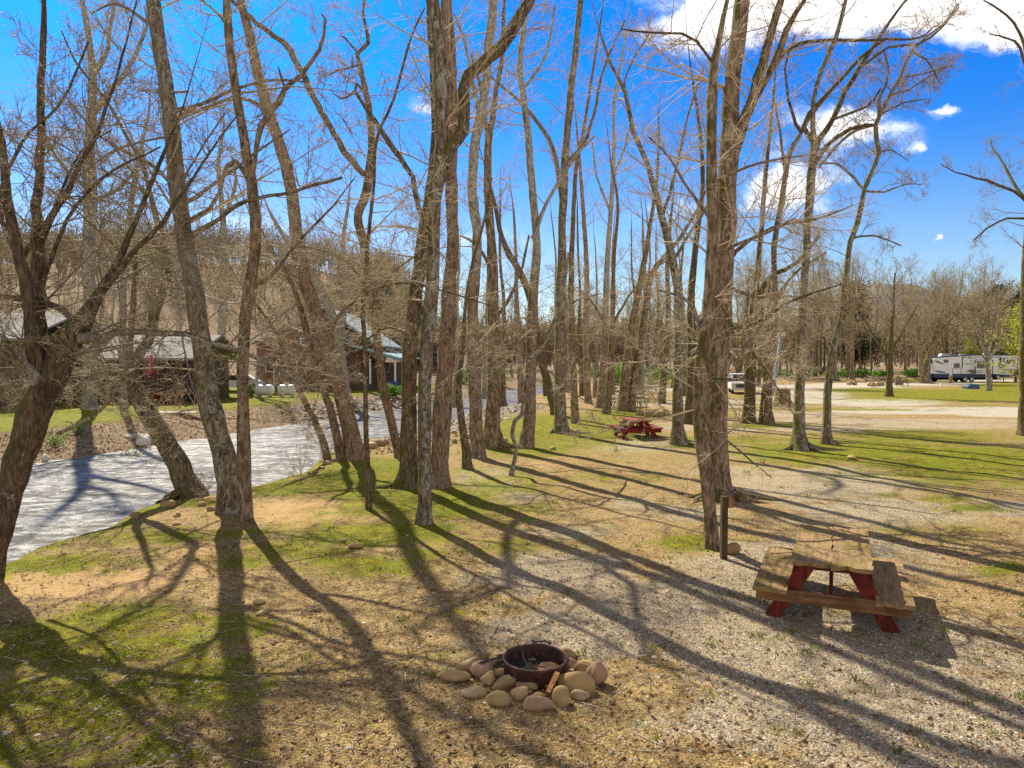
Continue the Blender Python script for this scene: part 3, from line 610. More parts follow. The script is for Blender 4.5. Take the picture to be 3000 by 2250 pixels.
    t('second grey leaning stem between the thin one and the reddish trunk', 'brown',
      [(1000, 1348, 32), (985, 1270, 27), (965, 1190, 24), (930, 1100, 22), (905, 1000, 20), (880, 900, 17), (850, 820, 14), (800, 740, 9)], n1=18, l1=2.4, t0=.4, ext=2.0, flare=.4)
    t('slim straight sapling with dark bark standing alone in front of the leaning trunks', 'mossy',
      [(1080, 1492, 22), (1078, 1400, 18), (1072, 1247, 16), (1068, 1021, 14), (1063, 886, 14), (1072, 795, 13), (1081, 678, 12), (1095, 542, 11), (1104, 407, 10), (1154, 289, 9), (1203, 113, 7), (1244, 23, 5)],
      limbs=[[(1080, 850, 8), (1180, 830, 6), (1290, 850, 5), (1450, 900, 3)], [(1072, 840, 7), (1020, 770, 5), (960, 740, 4), (880, 720, 3)], [(1066, 1000, 6), (1140, 960, 5), (1230, 1000, 4)]],
      n1=18, l1=1.6, t0=.35, ext=0, flare=.25, sides=10)
    t('wavy trunk with a crooked top beside the straight sapling', 'brown',
      [(1170, 1340, 32), (1167, 1324, 30), (1145, 1225, 27), (1122, 1134, 27), (1108, 1021, 26), (1090, 886, 27), (1077, 795, 26), (1068, 723, 30), (1048, 633, 26), (1072, 565, 28), (1086, 452, 22), (1086, 362, 22), (1072, 271, 18), (1054, 190, 14), (1045, 158, 13), (1078, 125, 14), (1072, 81, 10), (1063, 36, 9), (1068, 0, 7)],
      limbs=[{'p': [(1068, 511, 18), (1023, 460, 18), (1000, 430, 17), (958, 353, 17), (922, 294, 16), (895, 235, 17), (873, 190, 15), (836, 131, 15), (768, 81, 14), (700, 20, 12), (640, -40, 8)], 'n': 12},
             {'p': [(1072, 271, 9), (1045, 245, 8), (1040, 268, 9), (1020, 285, 8), (1000, 290, 6), (980, 275, 4)], 'n': 1}, [(1054, 190, 7), (1000, 205, 7), (960, 220, 4)], [(1054, 160, 7), (1010, 110, 6), (1000, 105, 4)],
             [(1090, 886, 10), (1150, 800, 8), (1230, 740, 6)]],
      n1=22, l1=2.4, t0=.35, ext=2)
    t('left dark lichen patched trunk of the thick pair in the middle', 'mossy',
      [(1190, 1428, 72), (1196, 1380, 58), (1199, 1247, 50), (1199, 1066, 48), (1217, 886, 44), (1235, 750, 44), (1240, 678, 40), (1254, 600, 36), (1266, 520, 34), (1278, 380, 30), (1272, 220, 28), (1262, 60, 24), (1255, -60, 20)],
      limbs=[{'p': [(1240, 640, 16), (1194, 493, 14), (1136, 416, 14), (1098, 350, 12), (1040, 270, 8)], 'n': 10}], n1=22, l1=2.4, t0=.35, ext=4, roots=[(200, 1.4, .05), (170, 1.0, .05)])
    t('near lichen spotted trunk that forks high up into a big arching limb', 'lichen',
      [(1244, 1532, 50), (1244, 1480, 44), (1244, 1338, 43), (1246, 1157, 42), (1249, 1021, 42), (1262, 886, 45), (1270, 750, 40), (1271, 678, 38), (1272, 588, 44), (1289, 497, 44), (1292, 430, 40), (1294, 316, 40), (1289, 203, 44), (1286, 113, 42), (1271, 23, 38), (1262, -80, 32)],
      limbs=[{'p': [(1300, 490, 34), (1318, 440, 38), (1353, 384, 38), (1362, 320, 36), (1357, 271, 36), (1375, 226, 38), (1430, 172, 38), (1488, 104, 40), (1534, 36, 36), (1560, -20, 30), (1590, -90, 24)], 'n': 16, 'mat': 'mossy', 'drift': .6}],
      n1=22, l1=2.2, t0=.35, ext=4, flare=.4, sides=16)
    t('reddish brown trunk with scaly bark and pale top right behind the pair', 'red',
      [(1287, 1428, 60), (1286, 1380, 54), (1292, 1247, 58), (1300, 1157, 58), (1312, 976, 52), (1316, 840, 46), (1325, 750, 42), (1325, 678, 40), (1322, 542, 38), (1324, 407, 36), (1321, 271, 35), (1316, 136, 40), (1307, 0, 36), (1300, -90, 30)], n1=22, l1=2.6, t0=.4, ext=4)
    t('short slanting stem between the reddish trunk and the next brown trunk', 'mossy',
      [(1371, 1374, 30), (1362, 1292, 24), (1348, 1202, 22), (1344, 1111, 19), (1357, 1021, 15), (1362, 908, 12), (1375, 818, 11), (1389, 750, 10), (1420, 640, 8), (1440, 520, 5)], n1=14, l1=1.8, t0=.35, ext=0, flare=.5)
    t('brown lower trunk turning pale grey above, second from the reddish one', 'pale',
      [(1400, 1340, 50), (1396, 1280, 44), (1393, 1202, 42), (1389, 1066, 42), (1384, 931, 36), (1390, 818, 34), (1396, 750, 31), (1396, 678, 30), (1384, 565, 30), (1389, 452, 30), (1402, 362, 30), (1420, 271, 28), (1429, 158, 28), (1441, 45, 28), (1447, -60, 24)],
      limbs=[[(1402, 340, 12), (1390, 260, 10), (1360, 120, 8), (1330, 40, 6)]], n1=20, l1=2.8, t0=.45, ext=5, twig='twig_pale')
    t('brown trunk with spreading flared roots left of the bent sapling', 'ridge',
      [(1447, 1312, 58), (1443, 1250, 48), (1443, 1202, 45), (1446, 1066, 40), (1445, 931, 38), (1443, 795, 34), (1438, 700, 28), (1429, 565, 24), (1429, 430, 24), (1436, 380, 20), (1443, 350, 18), (1452, 271, 15), (1470, 181, 14), (1475, 45, 12), (1480, -40, 9)],
      limbs=[[(1428, 410, 14), (1420, 330, 12), (1405, 240, 10), (1380, 160, 7)], [(1446, 940, 12), (1490, 880, 10), (1530, 780, 8), (1550, 690, 6)], [(1444, 800, 12), (1400, 720, 9), (1350, 690, 6)]],
      n1=20, l1=2.6, t0=.4, ext=4, roots=[(-25, 1.8, .12), (-55, 1.2, .10), (10, 1.0, .1), (200, 1.2, .1)], flare=.7)
    t('bent grey sapling with an S curve low on its stem', 'grey',
      [(1498, 1394, 18), (1505, 1360, 14), (1513, 1315, 12), (1500, 1270, 13), (1508, 1235, 14), (1529, 1215, 14), (1540, 1134, 14), (1552, 1066, 13), (1566, 1040, 12), (1590, 1015, 11), (1615, 958, 10), (1645, 880, 9), (1660, 795, 7), (1664, 740, 5)],
      limbs=[{'p': [(1558, 1060, 8), (1530, 1055, 6), (1490, 1075, 4), (1440, 1085, 3)], 'n': 6}, {'p': [(1578, 1060, 8), (1610, 1090, 7), (1640, 1110, 6), (1680, 1150, 4), (1740, 1190, 3)], 'n': 4}, {'p': [(1600, 1000, 7), (1570, 945, 5), (1530, 930, 3)], 'n': 5},
             {'p': [(1630, 930, 6), (1690, 880, 5), (1760, 860, 3)], 'n': 8}, {'p': [(1556, 1050, 7), (1480, 1000, 5), (1380, 980, 3)], 'n': 10}],
      n1=12, l1=1.3, t0=.4, ext=0, flare=.3, sides=10, wander=.3)
    t('straight pale trunk rising behind the bent sapling', 'pale',
      [(1542, 1312, 46), (1549, 1260, 40), (1552, 1202, 37), (1556, 1066, 34), (1560, 886, 30), (1572, 750, 28), (1570, 678, 24), (1558, 542, 24), (1547, 407, 22), (1535, 290, 20), (1522, 210, 18), (1531, 113, 16), (1542, 23, 14)],
      limbs=[[(1560, 700, 12), (1620, 560, 10), (1700, 440, 8), (1740, 400, 6)], [(1533, 260, 10), (1600, 160, 8), (1625, 20, 6)]], n1=18, l1=2.6, t0=.4, ext=4, flare=.6)
    t('dark blotched trunk with flared base where the riverside row thickens', 'lichen',
      [(1644, 1268, 46), (1642, 1220, 38), (1640, 1157, 36), (1642, 1021, 35), (1642, 886, 31), (1646, 750, 28), (1646, 678, 24), (1651, 542, 26), (1660, 407, 22), (1673, 271, 22), (1687, 136, 20), (1701, 0, 18), (1712, -100, 14)],
      limbs=[[(1648, 600, 18), (1622, 440, 12), (1560, 340, 12), (1480, 260, 9), (1400, 200, 6)], [(1655, 480, 12), (1720, 400, 10), (1770, 200, 8), (1830, 60, 5)]], n1=20, l1=3.0, t0=.35, ext=5, roots=[(-30, 1.6, .1), (190, 1.0, .08)])
    t('dark trunk slanting up to the left behind the blotched trunk', 'dark',
      [(1626, 1216, 28), (1610, 1140, 24), (1588, 1066, 24), (1579, 1021, 25), (1556, 886, 24), (1533, 818, 22), (1497, 750, 20), (1470, 700, 16), (1450, 600, 12)], n1=16, l1=3.0, t0=.35, ext=4, flare=.4)
    t('slim brown trunk close to the right of the blotched trunk', 'brown',
      [(1685, 1240, 27), (1680, 1111, 22), (1674, 931, 20), (1674, 750, 18), (1678, 678, 15), (1687, 497, 13), (1705, 407, 11), (1730, 250, 9), (1760, 60, 6)], n1=18, l1=2.8, t0=.3, ext=3, group=None)
    t('thin reddish trunk standing behind by the gravel bar', 'red',
      [(1723, 1182, 24), (1719, 1066, 22), (1716, 931, 18), (1719, 795, 16), (1710, 640, 13), (1700, 500, 10), (1690, 380, 7)], n1=18, l1=3.2, t0=.3, ext=4)
    t('pale birch like trunk tall above its brown foot', 'pale',
      [(1758, 1195, 28), (1769, 1066, 24), (1771, 931, 20), (1780, 750, 16), (1790, 600, 14), (1798, 452, 12), (1800, 300, 10), (1830, 120, 6)],
      limbs=[[(1795, 520, 8), (1830, 430, 7), (1850, 340, 5)], [(1788, 620, 8), (1750, 520, 7), (1735, 420, 5)]], n1=16, l1=3.2, t0=.35, ext=4, twig='twig_pale')
    t('slender trunk just in front of the pale birch like one', 'brown',
      [(1776, 1213, 24), (1787, 1111, 20), (1791, 1021, 19), (1795, 900, 15), (1799, 750, 12), (1810, 600, 9), (1790, 480, 6)], n1=16, l1=2.6, t0=.3, ext=3,
      limbs=[[(1791, 960, 8), (1840, 870, 7), (1900, 800, 5), (1960, 760, 4)], [(1790, 980, 8), (1730, 880, 6), (1690, 840, 4)]])
    t('left stem of the leaning twin trunks beyond the red table', 'ridge',
      [(1824, 1204, 34), (1836, 1066, 27), (1850, 953, 24), (1873, 840, 20), (1890, 750, 17), (1908, 640, 13), (1925, 520, 10), (1930, 380, 7)], n1=18, l1=3.0, t0=.35, ext=3)
    t('right stem of the leaning twin trunks beyond the red table', 'ridge',
      [(1845, 1202, 32), (1863, 1089, 25), (1881, 976, 22), (1904, 818, 19), (1940, 760, 14), (1990, 700, 12), (2040, 620, 9)], n1=18, l1=3.0, t0=.35, ext=3)
    t('bluish grey trunk standing behind the twin trunks', 'grey',
      [(1876, 1168, 24), (1880, 1060, 19), (1886, 960, 16), (1890, 840, 12), (1884, 700, 9)], n1=18, l1=3.2, t0=.3, ext=4)
    t('trunk with a burl at its foot beyond the rock fire ring', 'mossy',
      [(1938, 1182, 27), (1944, 1100, 22), (1950, 1021, 20), (1958, 900, 16), (1955, 780, 13), (1965, 640, 9)], n1=18, l1=3.0, t0=.3, ext=4)
    t('tall trunk rising right beside the red picnic table and leaning left above', 'lichen',
      [(1988, 1303, 48), (1986, 1250, 36), (1985, 1200, 35), (1990, 1000, 34), (1986, 850, 30), (1960, 720, 24), (1927, 588, 20), (1895, 475, 16), (1854, 384, 14), (1832, 271, 12), (1790, 190, 9), (1760, 100, 6)],
      limbs=[[(1940, 640, 10), (1980, 500, 9), (2010, 360, 7), (2060, 200, 5)], [(1860, 400, 8), (1830, 240, 7), (1900, 100, 5)], [(1975, 760, 10), (2050, 640, 8), (2100, 560, 5)]], low=0, n1=22, l1=2.8, t0=.35, ext=3, roots=[(-20, .9, .08)])
    t('dark ivy shaded trunk just behind the trunk beside the red table', 'dark',
      [(2020, 1242, 36), (2027, 1066, 30), (2024, 886, 24), (2040, 700, 18), (2059, 542, 14), (2050, 380, 11), (2030, 240, 7)], n1=20, l1=3.0, t0=.3, ext=4)
    t('great furrowed trunk with spreading roots at the centre right', 'ridge',
      [(2112, 1462, 92), (2110, 1420, 70), (2106, 1340, 60), (2104, 1292, 58), (2102, 1157, 64), (2106, 1020, 62), (2112, 931, 60), (2118, 795, 60), (2130, 678, 60), (2130, 542, 58), (2138, 407, 55), (2142, 271, 52), (2158, 136, 50), (2176, 0, 48), (2188, -100, 42)],
      limbs=[{'p': [(2140, 480, 30), (2163, 407, 32), (2180, 345, 30), (2203, 294, 30), (2240, 158, 26), (2262, 80, 22), (2290, -10, 18)], 'n': 12},
             {'p': [(2203, 300, 20), (2240, 240, 20), (2271, 181, 20), (2305, 90, 18), (2330, 40, 15), (2365, -10, 12)], 'n': 10},
             {'p': [(2260, 200, 16), (2300, 150, 14), (2360, 125, 12), (2450, 118, 10), (2520, 120, 9), (2600, 115, 8), (2690, 112, 6), (2740, 75, 4)], 'n': 14, 'mat': 'dark'},
             {'p': [(2120, 780, 16), (2200, 700, 11), (2290, 660, 9), (2400, 640, 7), (2500, 600, 4)], 'n': 14},
             {'p': [(2110, 960, 16), (2180, 955, 15), (2240, 935, 12), (2300, 890, 9), (2380, 860, 6), (2470, 830, 4)], 'n': 12, 'mat': 'mossy', 'drift': -1.2},
             {'p': [(2128, 840, 12), (2220, 870, 9), (2340, 870, 7), (2450, 885, 5), (2580, 870, 3)], 'n': 12}],
      n1=26, l1=2.8, t0=.30, ext=5, sides=20, flare=.75, roots=[(-5, 1.5, .10), (-35, 1.0, .11), (188, 1.0, .10), (160, .8, .08), (215, .6, .1)])
    t('near twin stem with swollen side and broken dead top before the furrowed trunk', 'ridge',
      [(2088, 1606, 46), (2080, 1500, 40), (2069, 1400, 42), (2057, 1300, 46), (2053, 1200, 50), (2056, 1100, 48), (2066, 1000, 44), (2076, 900, 38), (2082, 780, 36), (2088, 640, 36), (2088, 542, 38), (2085, 480, 30), (2084, 380, 30), (2085, 271, 34), (2092, 181, 24), (2106, 113, 18), (2120, 50, 15), (2131, 0, 12), (2136, -50, 6)],
      limbs=[{'p': [(2060, 1120, 16), (2052, 1050, 20), (2062, 1010, 18), (2045, 950, 14), (2030, 900, 11), (2000, 870, 8), (1930, 850, 5)], 'n': 12, 'mat': 'grey'},
             {'p': [(2075, 1115, 16), (2110, 1112, 13), (2170, 1114, 9), (2200, 1118, 5)], 'n': 3, 'mat': 'grey', 'drift': -.7},
             {'p': [(2110, 1110, 12), (2120, 1060, 11), (2145, 1030, 12), (2165, 1050, 11), (2190, 1010, 9), (2230, 950, 7), (2270, 900, 5)], 'n': 8, 'mat': 'grey', 'drift': -.9},
             {'p': [(2060, 1030, 11), (1980, 1040, 9), (1900, 1080, 7), (1850, 1130, 5), (1820, 1150, 3)], 'n': 5, 'mat': 'grey', 'drift': -.9},
             {'p': [(2085, 760, 12), (2150, 720, 10), (2230, 690, 8), (2330, 640, 5)], 'n': 10}, {'p': [(2088, 540, 12), (2160, 500, 9), (2260, 470, 7), (2390, 450, 4)], 'n': 10},
             {'p': [(2080, 640, 12), (2020, 560, 9), (1960, 460, 7), (1900, 400, 5)], 'n': 10}, {'p': [(2092, 190, 9), (2040, 120, 9), (2000, 100, 8), (1900, 95, 6), (1820, 85, 4)], 'n': 10, 'mat': 'dark'},
             {'p': [(2060, 1240, 9), (2130, 1290, 7), (2200, 1350, 5), (2260, 1400, 3)], 'n': 4, 'drift': -.8},
             {'p': [(2100, 880, 8), (2190, 1010, 7), (2240, 1080, 5), (2330, 1220, 3)], 'n': 6, 'drift': -.8}],
      n1=18, l1=1.7, t0=.35, ext=0, sides=18, flare=.25)
    t('double trunk fused at the base between the furrowed giant and the leaning post', 'dark',
      [(2194, 1240, 46), (2195, 1180, 38), (2197, 1111, 36), (2200, 1000, 28), (2204, 931, 22), (2214, 840, 20), (2222, 760, 17), (2230, 678, 15), (2244, 497, 12), (2258, 362, 10), (2270, 240, 6)],
      limbs=[[(2210, 900, 16), (2250, 820, 14), (2300, 790, 13), (2345, 760, 10), (2400, 690, 8)]], n1=20, l1=2.8, t0=.3, ext=3)
    t('very thin sapling between the fused trunk and its right neighbour', 'brown',
      [(2228, 1243, 12), (2232, 1180, 10), (2240, 1111, 9), (2252, 1020, 8), (2250, 900, 6), (2262, 780, 4)], n1=12, l1=1.6, t0=.3, ext=0, sides=8)
    t('mossy trunk with a small flare right of the very thin sapling', 'brown',
      [(2250, 1244, 34), (2250, 1200, 26), (2253, 1111, 22), (2262, 1020, 21), (2272, 930, 18), (2270, 830, 17), (2268, 723, 17), (2290, 588, 17), (2312, 452, 15), (2336, 407, 14), (2375, 339, 12), (2425, 280, 8)],
      limbs=[[(2300, 520, 9), (2290, 420, 8), (2270, 300, 5)], [(2270, 880, 9), (2330, 800, 8), (2420, 740, 5)]], n1=20, l1=2.6, t0=.35, ext=2)
    t('lichen spotted straight trunk with a root running right, forking high above', 'lichen',
      [(2342, 1318, 56), (2341, 1270, 38), (2342, 1157, 30), (2346, 976, 26), (2356, 840, 24), (2362, 750, 22), (2366, 678, 22), (2377, 520, 26), (2384, 430, 22), (2381, 370, 16), (2382, 300, 14), (2407, 203, 14), (2448, 113, 14), (2470, 30, 12), (2490, -50, 9)],
      limbs=[{'p': [(2388, 440, 18), (2400, 405, 17), (2440, 350, 16), (2475, 271, 15), (2520, 194, 13), (2565, 127, 11), (2610, 59, 9), (2655, 0, 7)], 'n': 18, 'mat': 'dark'},
             {'p': [(2383, 420, 14), (2352, 372, 14), (2370, 330, 12), (2440, 260, 11), (2520, 170, 9), (2600, 110, 6)], 'n': 12, 'mat': 'dark'},
             {'p': [(2378, 500, 12), (2420, 430, 12), (2490, 380, 11), (2540, 366, 9), (2563, 364, 8)], 'n': 8, 'mat': 'dark'},
             {'p': [(2520, 200, 8), (2600, 140, 8), (2690, 130, 7), (2760, 80, 5), (2810, 20, 3)], 'n': 12, 'mat': 'dark'},
             {'p': [(2350, 390, 10), (2320, 330, 9), (2300, 200, 6), (2330, 100, 5)], 'n': 10, 'mat': 'dark'},
             {'p': [(2440, 350, 8), (2540, 310, 7), (2580, 260, 5)], 'n': 8, 'mat': 'dark'}],
      n1=24, l1=2.2, t0=.35, ext=3, sides=16, flare=.7, roots=[(-15, 2.0, .12), (5, 1.5, .1), (190, .7, .1)], twig='twig_dark', wander=.22, n2=9, n3=6)
    t('crooked lichen spotted trunk whose wiry crown spreads against the open sky', 'lichen',
      [(2422, 1300, 36), (2422, 1260, 27), (2425, 1157, 24), (2430, 1089, 24), (2448, 999, 24), (2466, 931, 22), (2475, 840, 20), (2484, 750, 18), (2490, 710, 17), (2511, 655, 18), (2533, 556, 14), (2558, 497, 14), (2574, 452, 15), (2567, 400, 15), (2565, 365, 14), (2582, 328, 12), (2606, 280, 11), (2633, 235, 10), (2655, 181, 9), (2672, 149, 9), (2714, 108, 7), (2770, 65, 5), (2810, 10, 3)],
      limbs=[{'p': [(2574, 345, 10), (2576, 290, 9), (2595, 250, 7), (2604, 210, 6), (2590, 150, 4)], 'n': 9}, {'p': [(2563, 366, 9), (2515, 378, 8), (2470, 410, 8), (2440, 440, 7), (2400, 490, 5)], 'n': 8},
             {'p': [(2533, 556, 8), (2490, 510, 7), (2450, 480, 6), (2400, 480, 4)], 'n': 8}, {'p': [(2570, 450, 6), (2610, 440, 5), (2660, 470, 3)], 'n': 8}, {'p': [(2535, 560, 7), (2590, 562, 6), (2650, 540, 4), (2700, 540, 3)], 'n': 10},
             {'p': [(2606, 280, 7), (2660, 265, 6), (2720, 225, 4), (2770, 200, 3)], 'n': 12}, {'p': [(2640, 225, 6), (2710, 215, 5), (2790, 190, 3)], 'n': 10}, {'p': [(2580, 335, 6), (2650, 300, 5), (2720, 290, 3)], 'n': 12},
             {'p': [(2670, 150, 6), (2710, 170, 5), (2760, 250, 3)], 'n': 8}, {'p': [(2490, 700, 7), (2560, 690, 5), (2640, 720, 4)], 'n': 8}],
      n1=26, l1=1.9, t0=.45, ext=0, sides=14, flare=.5, roots=[(-10, 1.3, .05)], twig='twig_dark', wander=.24, n2=10, n3=7)
    t('smooth brown trunk cut by the right edge of the picture', 'brown',
      [(3006, 1276, 44), (3004, 1160, 34), (3003, 1000, 32), (3005, 850, 28), (3010, 700, 24), (3020, 560, 20), (3030, 420, 14)],
      limbs=[{'p': [(3018, 600, 12), (2970, 560, 9), (2920, 540, 8), (2860, 520, 6), (2800, 505, 4), (2755, 480, 3)], 'n': 16, 'mat': 'dark'}, {'p': [(3018, 600, 10), (2975, 545, 8), (2940, 480, 7), (2910, 440, 5), (2900, 400, 3)], 'n': 14, 'mat': 'dark'},
             {'p': [(3010, 640, 8), (2950, 640, 6), (2890, 670, 5), (2850, 705, 3)], 'n': 10, 'mat': 'dark'}, {'p': [(3040, 300, 12), (2990, 100, 8), (2930, 30, 6), (2880, 0, 4)], 'n': 12, 'mat': 'dark'}, {'p': [(3030, 300, 10), (2990, 140, 7), (2940, 110, 5), (2900, 100, 3)], 'n': 12, 'mat': 'dark'},
             {'p': [(3005, 870, 8), (2980, 880, 7), (2940, 905, 4)], 'n': 5, 'mat': 'dark'}],
      n1=12, l1=1.8, t0=.4, ext=3, sides=14, flare=.4, twig='twig_dark', wander=.3)
    # tall trees further off on the far bank, left
    t('tall grey tree with forked top on the far bank behind the gnarled trunk', 'grey',
      [(262, 1200, 44), (264, 1000, 38), (262, 850, 36), (260, 720, 36), (265, 600, 38), (262, 450, 34), (268, 330, 30), (272, 250, 24), (262, 120, 18), (240, 0, 14)],
      limbs=[[(275, 330, 20), (320, 270, 18), (370, 210, 13), (410, 130, 10), (432, 60, 7), (425, 20, 5)], [(262, 240, 14), (310, 160, 12), (322, 90, 10), (335, 0, 8)], [(262, 560, 12), (180, 480, 10), (120, 380, 7)], [(265, 600, 12), (360, 540, 9), (430, 450, 6)]],
      n1=26, l1=5.0, t0=.3, ext=3, zb=.2, tw=2.0, bud='bud', budsize=.03, twig='twig_pale', n2=9)
    t('slim pale tree on the far bank behind the mossy elbow', 'grey',
      [(362, 1195, 26), (360, 1000, 22), (362, 820, 20), (378, 640, 18), (400, 500, 16), (420, 400, 10), (436, 330, 7)], n1=22, l1=4.0, t0=.25, ext=4, zb=.2, tw=2.0, budsize=.03, twig='twig_pale', n2=8)
    t('distant pale forked tree above the cabin roof left of the slender twin', 'grey',
      [(652, 1140, 26), (650, 900, 22), (655, 700, 20), (650, 600, 16), (640, 480, 12), (655, 380, 8)], limbs=[[(655, 640, 10), (690, 540, 9), (680, 460, 6)]], n1=24, l1=5.0, t0=.3, ext=3, zb=.4, tw=2.2, budsize=.035, twig='twig_pale')
    t('tall leaning grey tree beside the cabin, behind the reddish leaning trunk', 'grey',
      [(1010, 1165, 34), (1000, 1050, 30), (985, 960, 28), (955, 880, 26), (910, 800, 22), (850, 720, 16), (800, 640, 10)], limbs=[[(985, 950, 18), (1020, 890, 16), (1070, 840, 12), (1120, 780, 8)]], n1=26, l1=4.0, t0=.2, ext=3, zb=.3, tw=1.8, budsize=.03, bud='bud_green')
    t('grey tree beyond the river seen left of the thick middle pair', 'grey',
      [(1010, 1142, 22), (1000, 1000, 20), (1012, 860, 18), (1005, 720, 14), (1020, 600, 9)], n1=24, l1=5.0, t0=.2, ext=4, zb=.4, tw=2.2, budsize=.04, bud='bud_green')
    # smaller trees along the far part of the river and row
    rows = [(1335, 1190, 24, 1345, 'pale'), (1475, 1190, 18, 1466, 'mossy'), (1600, 1160, 16, 1572, 'dark'), (1530, 1180, 22, 1503, 'red'), (1705, 1160, 15, 1698, 'dark'), (1745, 1165, 14, 1740, 'pale'),
            (1665, 1150, 14, 1660, 'grey'), (1795, 1160, 12, 1800, 'pale'), (1905, 1140, 14, 1900, 'grey'), (1975, 1135, 14, 1990, 'grey'), (2002, 1160, 18, 1998, 'mossy'), (1855, 1120, 12, 1850, 'dark'), (1920, 1112, 12, 1930, 'brown'),
            (1630, 1120, 12, 1620, 'grey'), (1420, 1165, 16, 1430, 'grey')]
    for i, (bx, by, w, tx, m) in enumerate(rows):
        rg = random.Random(i); top = 560+rg.random()*260
        pth = [(bx, by, w*1.25), (bx+(tx-bx)*.15, by-60, w)]+[(bx+(tx-bx)*f+rg.uniform(-8, 8), by-(by-top)*f, w*(1-.7*f)) for f in (.35, .55, .75, 1)]
        t('slim bare riverside tree among the crowded row of trunks upstream', m, pth, n1=16, l1=2.6, t0=.3, ext=3, sides=8, tw=1.6, budsize=.03, bud='bud_green' if i % 2 else 'bud', group='slim trees crowded along the river upstream', n2=7, n3=6)
    # trees of the campground, right
    camp = [('dark trunked tree with a vase shaped crown on the lawn by the road', 'dark', [(2604, 1162, 23), (2606, 1100, 18), (2609, 1040, 16), (2612, 960, 13), (2618, 880, 8), (2622, 800, 4)], [[(2608, 1060, 9), (2570, 1000, 7), (2530, 930, 4), (2505, 870, 3)], [(2610, 1030, 8), (2650, 960, 6), (2690, 890, 3)]], 26, 4.2),
            ('big leaning multi stemmed tree just left of the camping trailer', 'ridge', [(2712, 1123, 36), (2712, 1090, 26), (2722, 1040, 18), (2745, 990, 14), (2790, 930, 9), (2830, 870, 5)], [[(2700, 1100, 18), (2698, 1050, 13), (2690, 980, 10), (2680, 900, 6)], [(2716, 1060, 13), (2735, 1000, 11), (2760, 900, 7), (2770, 840, 4)], [(2724, 1050, 9), (2690, 960, 7), (2640, 880, 4)]], 40, 8.0),
            ('pale branched young tree in front of the trailer side', 'grey', [(2898, 1145, 17), (2896, 1100, 15), (2892, 1060, 13), (2890, 1030, 11), (2894, 980, 7), (2900, 900, 5), (2905, 820, 3)], [[(2892, 1050, 7), (2870, 990, 6), (2850, 920, 4), (2830, 870, 3)], [(2893, 1050, 7), (2912, 980, 6), (2935, 900, 4), (2960, 850, 3)], [(2892, 1060, 5), (2850, 1000, 4), (2820, 950, 3)], [(2893, 1060, 5), (2930, 1010, 4), (2970, 960, 3)]], 34, 4.4),
            ('thick pair of straight trunks beside the road beyond the crooked trunk', 'brown', [(2484, 1110, 20), (2485, 1050, 15), (2488, 980, 13), (2490, 900, 9), (2496, 820, 5)], [[(2486, 1010, 8), (2450, 950, 6), (2420, 880, 4)]], 30, 7.0),
            ('pinkish straight trunk touching the thick one beyond the road', 'red', [(2497, 1116, 15), (2498, 1060, 11), (2498, 980, 9), (2502, 900, 7), (2515, 830, 4)], [], 30, 6.0),
            ('grey flared trunk beyond the brown board by the road', 'grey', [(2447, 1108, 18), (2446, 1060, 12), (2440, 990, 10), (2436, 900, 7), (2428, 820, 4)], [], 30, 6.0),
            ('thin grey trunk with flared foot left of the brown board', 'grey', [(2364, 1112, 13), (2362, 1060, 9), (2360, 980, 8), (2355, 900, 6), (2340, 820, 4)], [], 26, 6.0),
            ('smooth straight dark stem rising over the brown board', 'dark', [(2404, 1100, 10), (2404, 1050, 8), (2405, 960, 7), (2402, 880, 5), (2400, 800, 3)], [], 24, 5.5),
            ('dark flared trunk in front of the white pickup truck', 'dark', [(2158, 1132, 34), (2162, 1100, 24), (2172, 1040, 19), (2182, 960, 15), (2190, 860, 10)], [[(2160, 1080, 15), (2150, 1000, 12), (2140, 920, 8)]], 30, 6.0),
            ('narrow trunk right behind the white pickup truck', 'dark', [(2222, 1132, 16), (2226, 1060, 12), (2232, 960, 10), (2236, 860, 7)], [], 26, 6.0)]
    for lab, m, pth, lb, n1, l1 in camp:
        t(lab, m, pth, lb, n1=n1, l1=l1, t0=.28, ext=0 if 'trailer' in lab or 'vase' in lab else 3, sides=10, tw=2.4, budsize=.05, n2=8, n3=7, lift=.45, a1=(30, 65), up=.05, buds=.10, twig='twig_far')
# ---------------------------------------------------------------- woods behind
def proto(seed, H, spread, green, style):
    rng = np.random.default_rng(seed); root = empty('tree')
    k = 9; z = np.linspace(0, H, k); p = np.zeros((k, 3)); p[:, 2] = z; p[1:, :2] = np.cumsum(rng.normal(size=(k-1, 2))*H*.012, axis=0)
    r = H*.011*(1-.85*np.linspace(0, 1, k)); r[0] *= 1.5
    p[0, 2] = -.4
    mb = MB(); stem_tube(mb, p, r, rng, 7, 0)
    mb.build('trunk', [MAT['brown'], MAT['grey'], MAT['dark']][seed % 3], root)
    o = dict(DEF); o.update(n2=6, n3=5, tw=3.2, wander=.18, up=.07, lift=.5, a1=(28, 62), buds=green*.16, budsize=.09)
    mb = crown_mesh([(p, r, style, 30, H*spread)], rng, o)
    mb.build('crown', [MAT['twig_far'], MAT['bud_green' if green > .5 else 'bud']], root)
    return root
